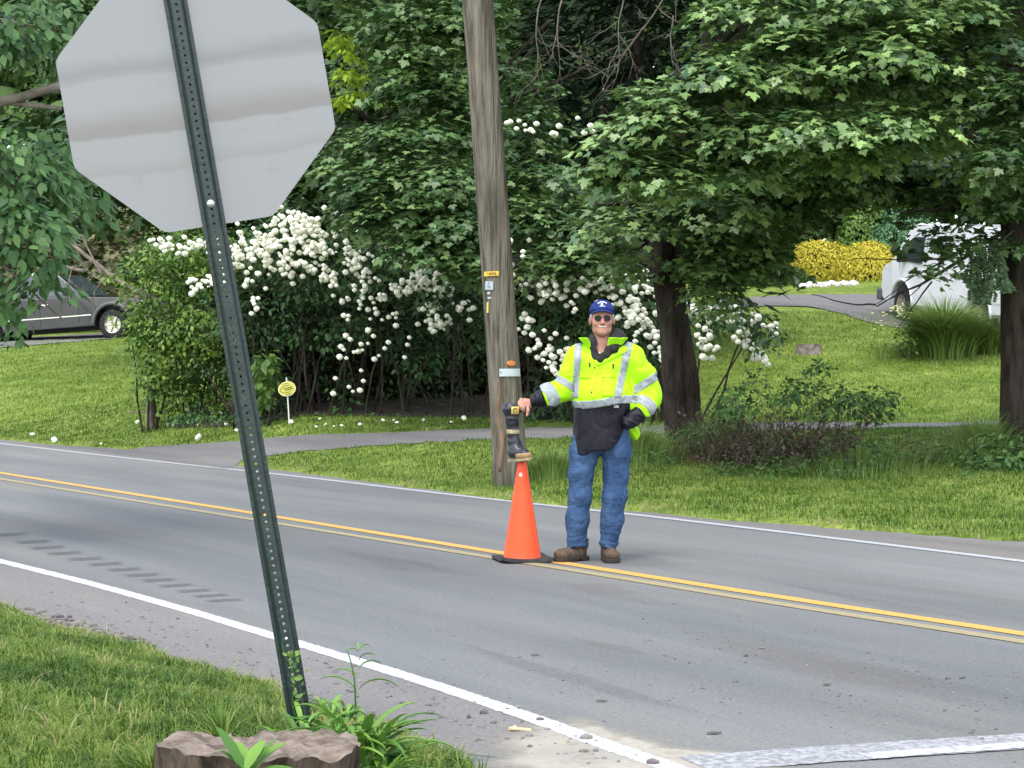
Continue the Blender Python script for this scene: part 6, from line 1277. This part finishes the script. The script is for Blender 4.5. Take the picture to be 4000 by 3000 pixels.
# old fence post at the left shrub, fallen grey limb, leafless pieces
g = on(588, 33.6); e = empty('fence_post', g, 'old wooden fence post with a thin rail under the light green shrub', 'fence post'); mb = MB(); limb(mb, [0, 0, -.1], [-.01, 0, (1510 - 1320) * 33.6 / F], .075, .07, 8, .01, 10); mb.build('post', M['twig'], e, smooth=True)
mb = MB(); limb(mb, [-.36, -.02, .25], [.35, 0, .26], .012, .012, 6, .02, 6); mb.build('rail', M['twig'], e)
g = P(420, 1130, 46); e = empty('fallen_limb', [g[0], g[1], Hs(g[0], g[1])], 'grey bare fallen limb with broken branches behind the pickup truck nose', 'branch'); b0 = np.array(e.location); mb = MB()
limb(mb, P(500, 1120, 46) - b0, P(250, 930, 46.5) - b0, .07, .035, 10, .06); limb(mb, P(330, 1060, 46) - b0, P(150, 1010, 46) - b0, .05, .015); limb(mb, P(400, 1080, 46) - b0, P(300, 880, 46) - b0, .04, .01)
for q in range(7): twigs(mb, P(rng.uniform(260, 480), rng.uniform(960, 1120), 46) - b0, (rng.normal(-.5, .5), 0, rng.normal(.2, .7)), 1.0, .014, 1)
limb(mb, P(490, 1112, 46) - b0, P(760, 1250, 46.5) - b0, .075, .11, 6, .05); mb.build('limb', M['twig'], e, smooth=True)

# ------------------------------------------------------------------ vehicles
def carpaint(name, c, c2, rough=.28): 
    m = mat(name, c, rough, spec=.5, noise_=3, col2=c2); m.node_tree.nodes['Principled BSDF'].inputs['Coat Weight'].default_value = .6; m.node_tree.nodes['Principled BSDF'].inputs['Coat Roughness'].default_value = .08; return m
M['truckpaint'] = carpaint('grey_car_paint', (.022, .023, .026), (.03, .031, .034)); M['vanpaint'] = carpaint('white_car_paint', (.80, .81, .83), (.77, .78, .80)); M['rim'] = mat('alloy_rim', (.55, .53, .45), .3, metal=.8); M['chrome'] = mat('chrome_trim', (.7, .7, .7), .2, metal=.9); M['tail'] = mat('tail_lamp', (.45, .02, .02), .3); M['lampglass'] = mat('lamp_glass', (.6, .6, .58), .15); M['trimgrey'] = mat('lower_body_grey', (.10, .10, .105), .5)
def wheel(root, x, y, r, w, side, spokes=6):
    o = bpy.data.objects.new('wheel', None); C.objects.link(o); o.parent = root; o.location = (x, y, r); o.empty_display_size = .1
    mb = MB(); mb.lathe([(r * .58, -w / 2), (r * .80, -w / 2 - .004), (r * .95, -w / 2 + .015), (r, -w / 2 + .05), (r, w / 2 - .05), (r * .95, w / 2 - .015), (r * .80, w / 2 + .004), (r * .58, w / 2)], 36, (0, 0, 0), 'y'); mb.build('tyre', M['tyre'], o, smooth=True)
    mb = MB(); s = side; mb.lathe([(r * .60, w / 2 * s), (r * .56, w / 2 * s - .01 * s), (r * .52, w / 2 * s - .07 * s), (0.001, w / 2 * s - .08 * s)], 30, (0, 0, 0), 'y')
    for k in range(spokes):
        a = 2 * math.pi * k / spokes; mb.box((r * .30 * math.cos(a), (w / 2 - .035) * s, r * .30 * math.sin(a)), (r * .50, .025, r * .13), Matrix.Rotation(-a, 3, 'Y'))
    mb.lathe([(0.001, (w / 2 - .0) * s), (r * .13, (w / 2 - .005) * s), (r * .15, (w / 2 - .05) * s)], 14, (0, 0, 0), 'y'); mb.build('rim', M['rim'], o)
def arch(cx, cz, r, a0, a1, n=12): return [(cx + r * math.cos(R(a)), cz + r * math.sin(R(a))) for a in np.linspace(a0, a1, n)]
def slab(name, outline, wfun, mat_, parent, bevel=.02):
    """solid from a side outline (x,z); half width at each point from wfun(x,z); side faces at y=+-w"""
    n = len(outline); v = [(x, -wfun(x, z), z) for x, z in outline] + [(x, wfun(x, z), z) for x, z in outline]
    m_ = MB(); m_.add(v, [tuple(range(n)), tuple(range(n, 2 * n))[::-1]] + [(i, (i + 1) % n, (i + 1) % n + n, i + n) for i in range(n)]); me = m_.mesh(name)
    b = bmesh.new(); b.from_mesh(me); bmesh.ops.triangulate(b, faces=[f for f in b.faces if len(f.verts) > 4]); b.to_mesh(me); b.free()
    o = link(name, me, mat_, parent)
    if bevel: m = o.modifiers.new('bevel', 'BEVEL'); m.width = bevel; m.segments = 2; m.limit_method = 'ANGLE'; m.angle_limit = R(35)
    return o
def sidepiece(name, outline, wfun, off, mat_, parent, th=.01, both=True):
    for s in ((-1, 1) if both else (-1,)):
        n = len(outline); v = [(x, s * (wfun(x, z) + off), z) for x, z in outline] + [(x, s * (wfun(x, z) + off - th), z) for x, z in outline]; m_ = MB(); m_.add(v, [tuple(range(n)), tuple(range(n, 2 * n))[::-1]] + [(i, (i + 1) % n, (i + 1) % n + n, i + n) for i in range(n)]); m_.build(name, mat_, parent)
# --- grey pickup on the left drive, x = forward
D = 58.0; A = P(452, 1325, D); Bk = P(-38, 1362, D + .9); A[2] += 0; wb = np.linalg.norm(A - Bk); print('truck wheelbase', wb)
wb_ = 3.55; kx = wb / wb_
f3 = unit(A - Bk); up3 = unit(np.array([0, -.02, 1.0]) - f3 * (np.array([0, -.02, 1.0]) @ f3)); l3 = np.cross(up3, f3)
tr = empty('pickup_truck', Bk + l3 * .0, 'dark grey pickup truck parked on the sloping drive at the left, half hidden by leaves', 'pickup truck')
tr.rotation_mode = 'QUATERNION'; tr.rotation_quaternion = Matrix((f3, l3, up3)).transposed().to_quaternion(); tr.scale = (kx, kx, kx)
tr.location = tuple(Bk + l3 * .80 * kx)
W2 = .93
def wt(x, z): return W2 - .03 * max(0, .65 - z) - (.02 * max(0, z - .9))
r_w = .39
body = [(-1.15, .62), (-1.15, 1.12), (-1.10, 1.17)] + [(.78, 1.17), (.82, 1.19), (2.35, 1.20), (2.6, 1.17), (3.7, 1.08), (4.28, 1.00), (4.38, .92), (4.40, .60), (4.30, .46)] + arch(3.55, .40, .50, -8, 188) + [(3.02, .38), (.56, .38)] + arch(0, .40, .50, -3, 183) + [(-.54, .46), (-1.10, .50)]
slab('body', body, wt, M['truckpaint'], tr, .03)
def wc(x, z): return W2 - .04 - .22 * max(0, z - 1.17)
cabo = [(.84, 1.16), (.86, 1.30), (.94, 1.72), (1.02, 1.79), (1.95, 1.81), (2.08, 1.76), (2.72, 1.20), (2.68, 1.14)]
slab('cab', cabo, wc, M['truckpaint'], tr, .03)
sidepiece('window', [(1.60, 1.24), (1.62, 1.68), (1.98, 1.70), (2.48, 1.24)], wc, .006, M['glass'], tr); sidepiece('window', [(1.00, 1.26), (1.06, 1.66), (1.50, 1.68), (1.48, 1.24)], wc, .006, M['glass'], tr)
m_ = MB(); m_.add([(2.13, -.72, 1.735), (2.13, .72, 1.735), (2.735, .80, 1.205), (2.735, -.80, 1.205)], [(0, 1, 2, 3)]); m_.build('windscreen', M['glass'], tr)
sidepiece('body_stripe', [(.55, .66), (.55, .69), (2.98, .69), (2.98, .66)], wt, .008, M['chrome'], tr)
sidepiece('door_gap', [(1.54, .48), (1.54, 1.18), (1.555, 1.18), (1.555, .48)], wt, .003, M['blackplastic'], tr); sidepiece('door_gap', [(2.62, .50), (2.62, 1.16), (2.635, 1.16), (2.635, .50)], wt, .003, M['blackplastic'], tr); sidepiece('door_gap', [(.80, .5), (.80, 1.18), (.815, 1.18), (.815, .5)], wt, .003, M['blackplastic'], tr)
sidepiece('door_handle', [(1.62, .99), (1.62, 1.03), (1.80, 1.03), (1.80, .99)], wt, .035, M['chrome'], tr, .03)
for s in (-1, 1):
    m_ = MB(); pts = [(3.55 + .53 * math.cos(R(a)), s * (W2 + .02), .40 + .53 * math.sin(R(a))) for a in np.linspace(-2, 182, 16)]; m_.tube(pts, .05, 6); m_.build('wheel_flare', M['trimgrey'], tr, smooth=True)
    m_ = MB(); pts = [(0 + .53 * math.cos(R(a)), s * (W2 + .02), .40 + .53 * math.sin(R(a))) for a in np.linspace(-2, 182, 16)]; m_.tube(pts, .05, 6); m_.build('wheel_flare', M['trimgrey'], tr, smooth=True)
    m_ = MB(); m_.box((2.36, s * (W2 + .10), 1.30), (.10, .18, .17)); m_.box((2.40, s * (W2 + .0), 1.26), (.05, .12, .05)); m_.build('mirror', M['blackplastic'], tr, bevel=.02)
    m_ = MB(); m_.box((4.34, s * .70, .86), (.12, .36, .18)); m_.build('headlight', M['lampglass'], tr, bevel=.02); m_ = MB(); m_.box((-1.15, s * .84, .92), (.05, .14, .34)); m_.build('tail_light', M['tail'], tr, bevel=.01)
    for x in (0, 3.55): wheel(tr, x, s * .80, r_w, .26, s)
m_ = MB(); m_.box((4.44, 0, .56), (.16, 1.80, .20)); m_.build('bumper', M['chrome'], tr, bevel=.04); m_ = MB(); m_.box((-1.26, 0, .55), (.18, 1.76, .18)); m_.build('bumper', M['chrome'], tr, bevel=.04)
m_ = MB(); m_.box((4.385, 0, .86), (.05, .95, .20)); m_.build('grille', M['blackplastic'], tr, bevel=.01)
m_ = MB(); m_.box((1.8, 0, .36), (2.6, .9, .12)); m_.box((0, 0, .40), (.2, 1.4, .14)); m_.box((3.55, 0, .40), (.2, 1.4, .14)); m_.build('chassis', M['blackplastic'], tr)

# --- white van on the upper drive, x = forward
Fr = P(3545, 1266, 41.0); Re = P(3838, 1318, 41.0 - 3.43 * .87 * 1.06); f3 = unit(Fr - Re); wb = np.linalg.norm(Fr - Re); wb_ = 3.43; kx = wb / wb_; print('van wheelbase', wb, Re)
up3 = unit(np.array([0, 0, 1.0]) - f3 * f3[2]); l3 = np.cross(up3, f3)
va = empty('van', Re, 'white cargo van parked on the upper driveway, partly hidden by maple leaves', 'van'); va.rotation_mode = 'QUATERNION'; va.rotation_quaternion = Matrix((f3, l3, up3)).transposed().to_quaternion(); kx = max(.98, min(1.1, kx)); va.scale = (kx, kx, kx); va.location = tuple(Re - l3 * .86 * kx)
W2 = 1.0
def wv(x, z): return W2 - .10 * max(0, z - 1.05) - .05 * max(0, .6 - z) - .12 * max(0, x - 4.0)
r_w = .39
vb_ = [(-1.25, .50), (-1.28, 1.0), (-1.22, 1.98), (-1.12, 2.08), (-.5, 2.12), (2.9, 2.12), (3.10, 2.08), (3.32, 1.96), (3.92, 1.36), (4.02, 1.28), (4.48, 1.16), (4.56, 1.04), (4.58, .58), (4.40, .46)] + arch(3.43, .40, .50, -5, 185) + [(2.90, .42), (.56, .42)] + arch(0, .40, .50, 0, 180) + [(-.56, .46)]
slab('body', vb_, wv, M['vanpaint'], va, .06)
sidepiece('window', [(2.55, 1.30), (2.55, 1.84), (3.02, 1.84), (3.30, 1.72), (3.62, 1.32)], wv, .006, M['glass'], va)
m_ = MB(); m_.add([(3.345, -.80, 1.955), (3.345, .80, 1.955), (3.94, .87, 1.37), (3.94, -.87, 1.37)], [(0, 1, 2, 3)]); m_.build('windscreen', M['glass'], va)
for x in (2.42, 3.60): sidepiece('door_gap', [(x, .52), (x, 1.90 if x < 3 else 1.28), (x + .012, 1.90 if x < 3 else 1.28), (x + .012, .52)], wv, .003, M['blackplastic'], va)
sidepiece('side_crease', [(-1.2, 1.20), (-1.2, 1.225), (4.3, 1.165), (4.3, 1.14)], wv, .006, M['vanpaint'], va); sidepiece('rub_strip', [(-1.22, .70), (-1.22, .735), (-.60, .735), (-.60, .70)], wv, .008, M['vanpaint'], va)
sidepiece('door_handle', [(2.56, 1.10), (2.56, 1.15), (2.74, 1.15), (2.74, 1.10)], wv, .03, M['blackplastic'], va, .03); sidepiece('tail_light', [(-1.24, 1.22), (-1.22, 1.62), (-1.12, 1.62), (-1.12, 1.22)], wv, .012, M['tail'], va, .05)
for s in (-1, 1):
    for x in (0, 3.43):
        m_ = MB(); pts = [(x + .53 * math.cos(R(a)), s * (W2 - .015), .40 + .53 * math.sin(R(a))) for a in np.linspace(0, 180, 16)]; m_.tube(pts, .035, 6); m_.build('wheel_flare', M['vanpaint'], va, smooth=True); wheel(va, x, s * .86, r_w, .25, s, 8)
        m_ = MB(); K = 14; m_.add([(x, s * .70, .40)] + [(x + .495 * math.cos(R(a)), s * .70, .40 + .495 * math.sin(R(a))) for a in np.linspace(0, 180, K)], [(0, k, k + 1) for k in range(1, K)]); m_.build('wheel_well', M['blackplastic'], va)
    m_ = MB(); m_.box((3.36, s * (W2 + .07), 1.42), (.10, .15, .25)); m_.tube([(3.46, s * (W2 - .02), 1.30), (3.42, s * (W2 + .08), 1.34)], .02, 6); m_.build('mirror', M['blackplastic'], va, bevel=.035)
    m_ = MB(); m_.box((4.50, s * .70, .93), (.12, .30, .20)); m_.build('headlight', M['lampglass'], va, bevel=.02)
m_ = MB(); m_.box((4.60, 0, .56), (.24, 1.96, .26)); m_.build('bumper', M['trimgrey'], va, bevel=.05); m_ = MB(); m_.box((-1.36, 0, .50), (.26, 1.94, .22)); m_.build('bumper', M['blackplastic'], va, bevel=.04)
m_ = MB(); m_.box((4.57, 0, .86), (.04, 1.0, .30)); m_.build('grille', M['blackplastic'], va, bevel=.01)
for s in (-1, 1): m_ = MB(); m_.box((-1.262, s * .40, 1.62), (.02, .62, .44)); m_.build('rear_window', M['glass'], va, bevel=.01)
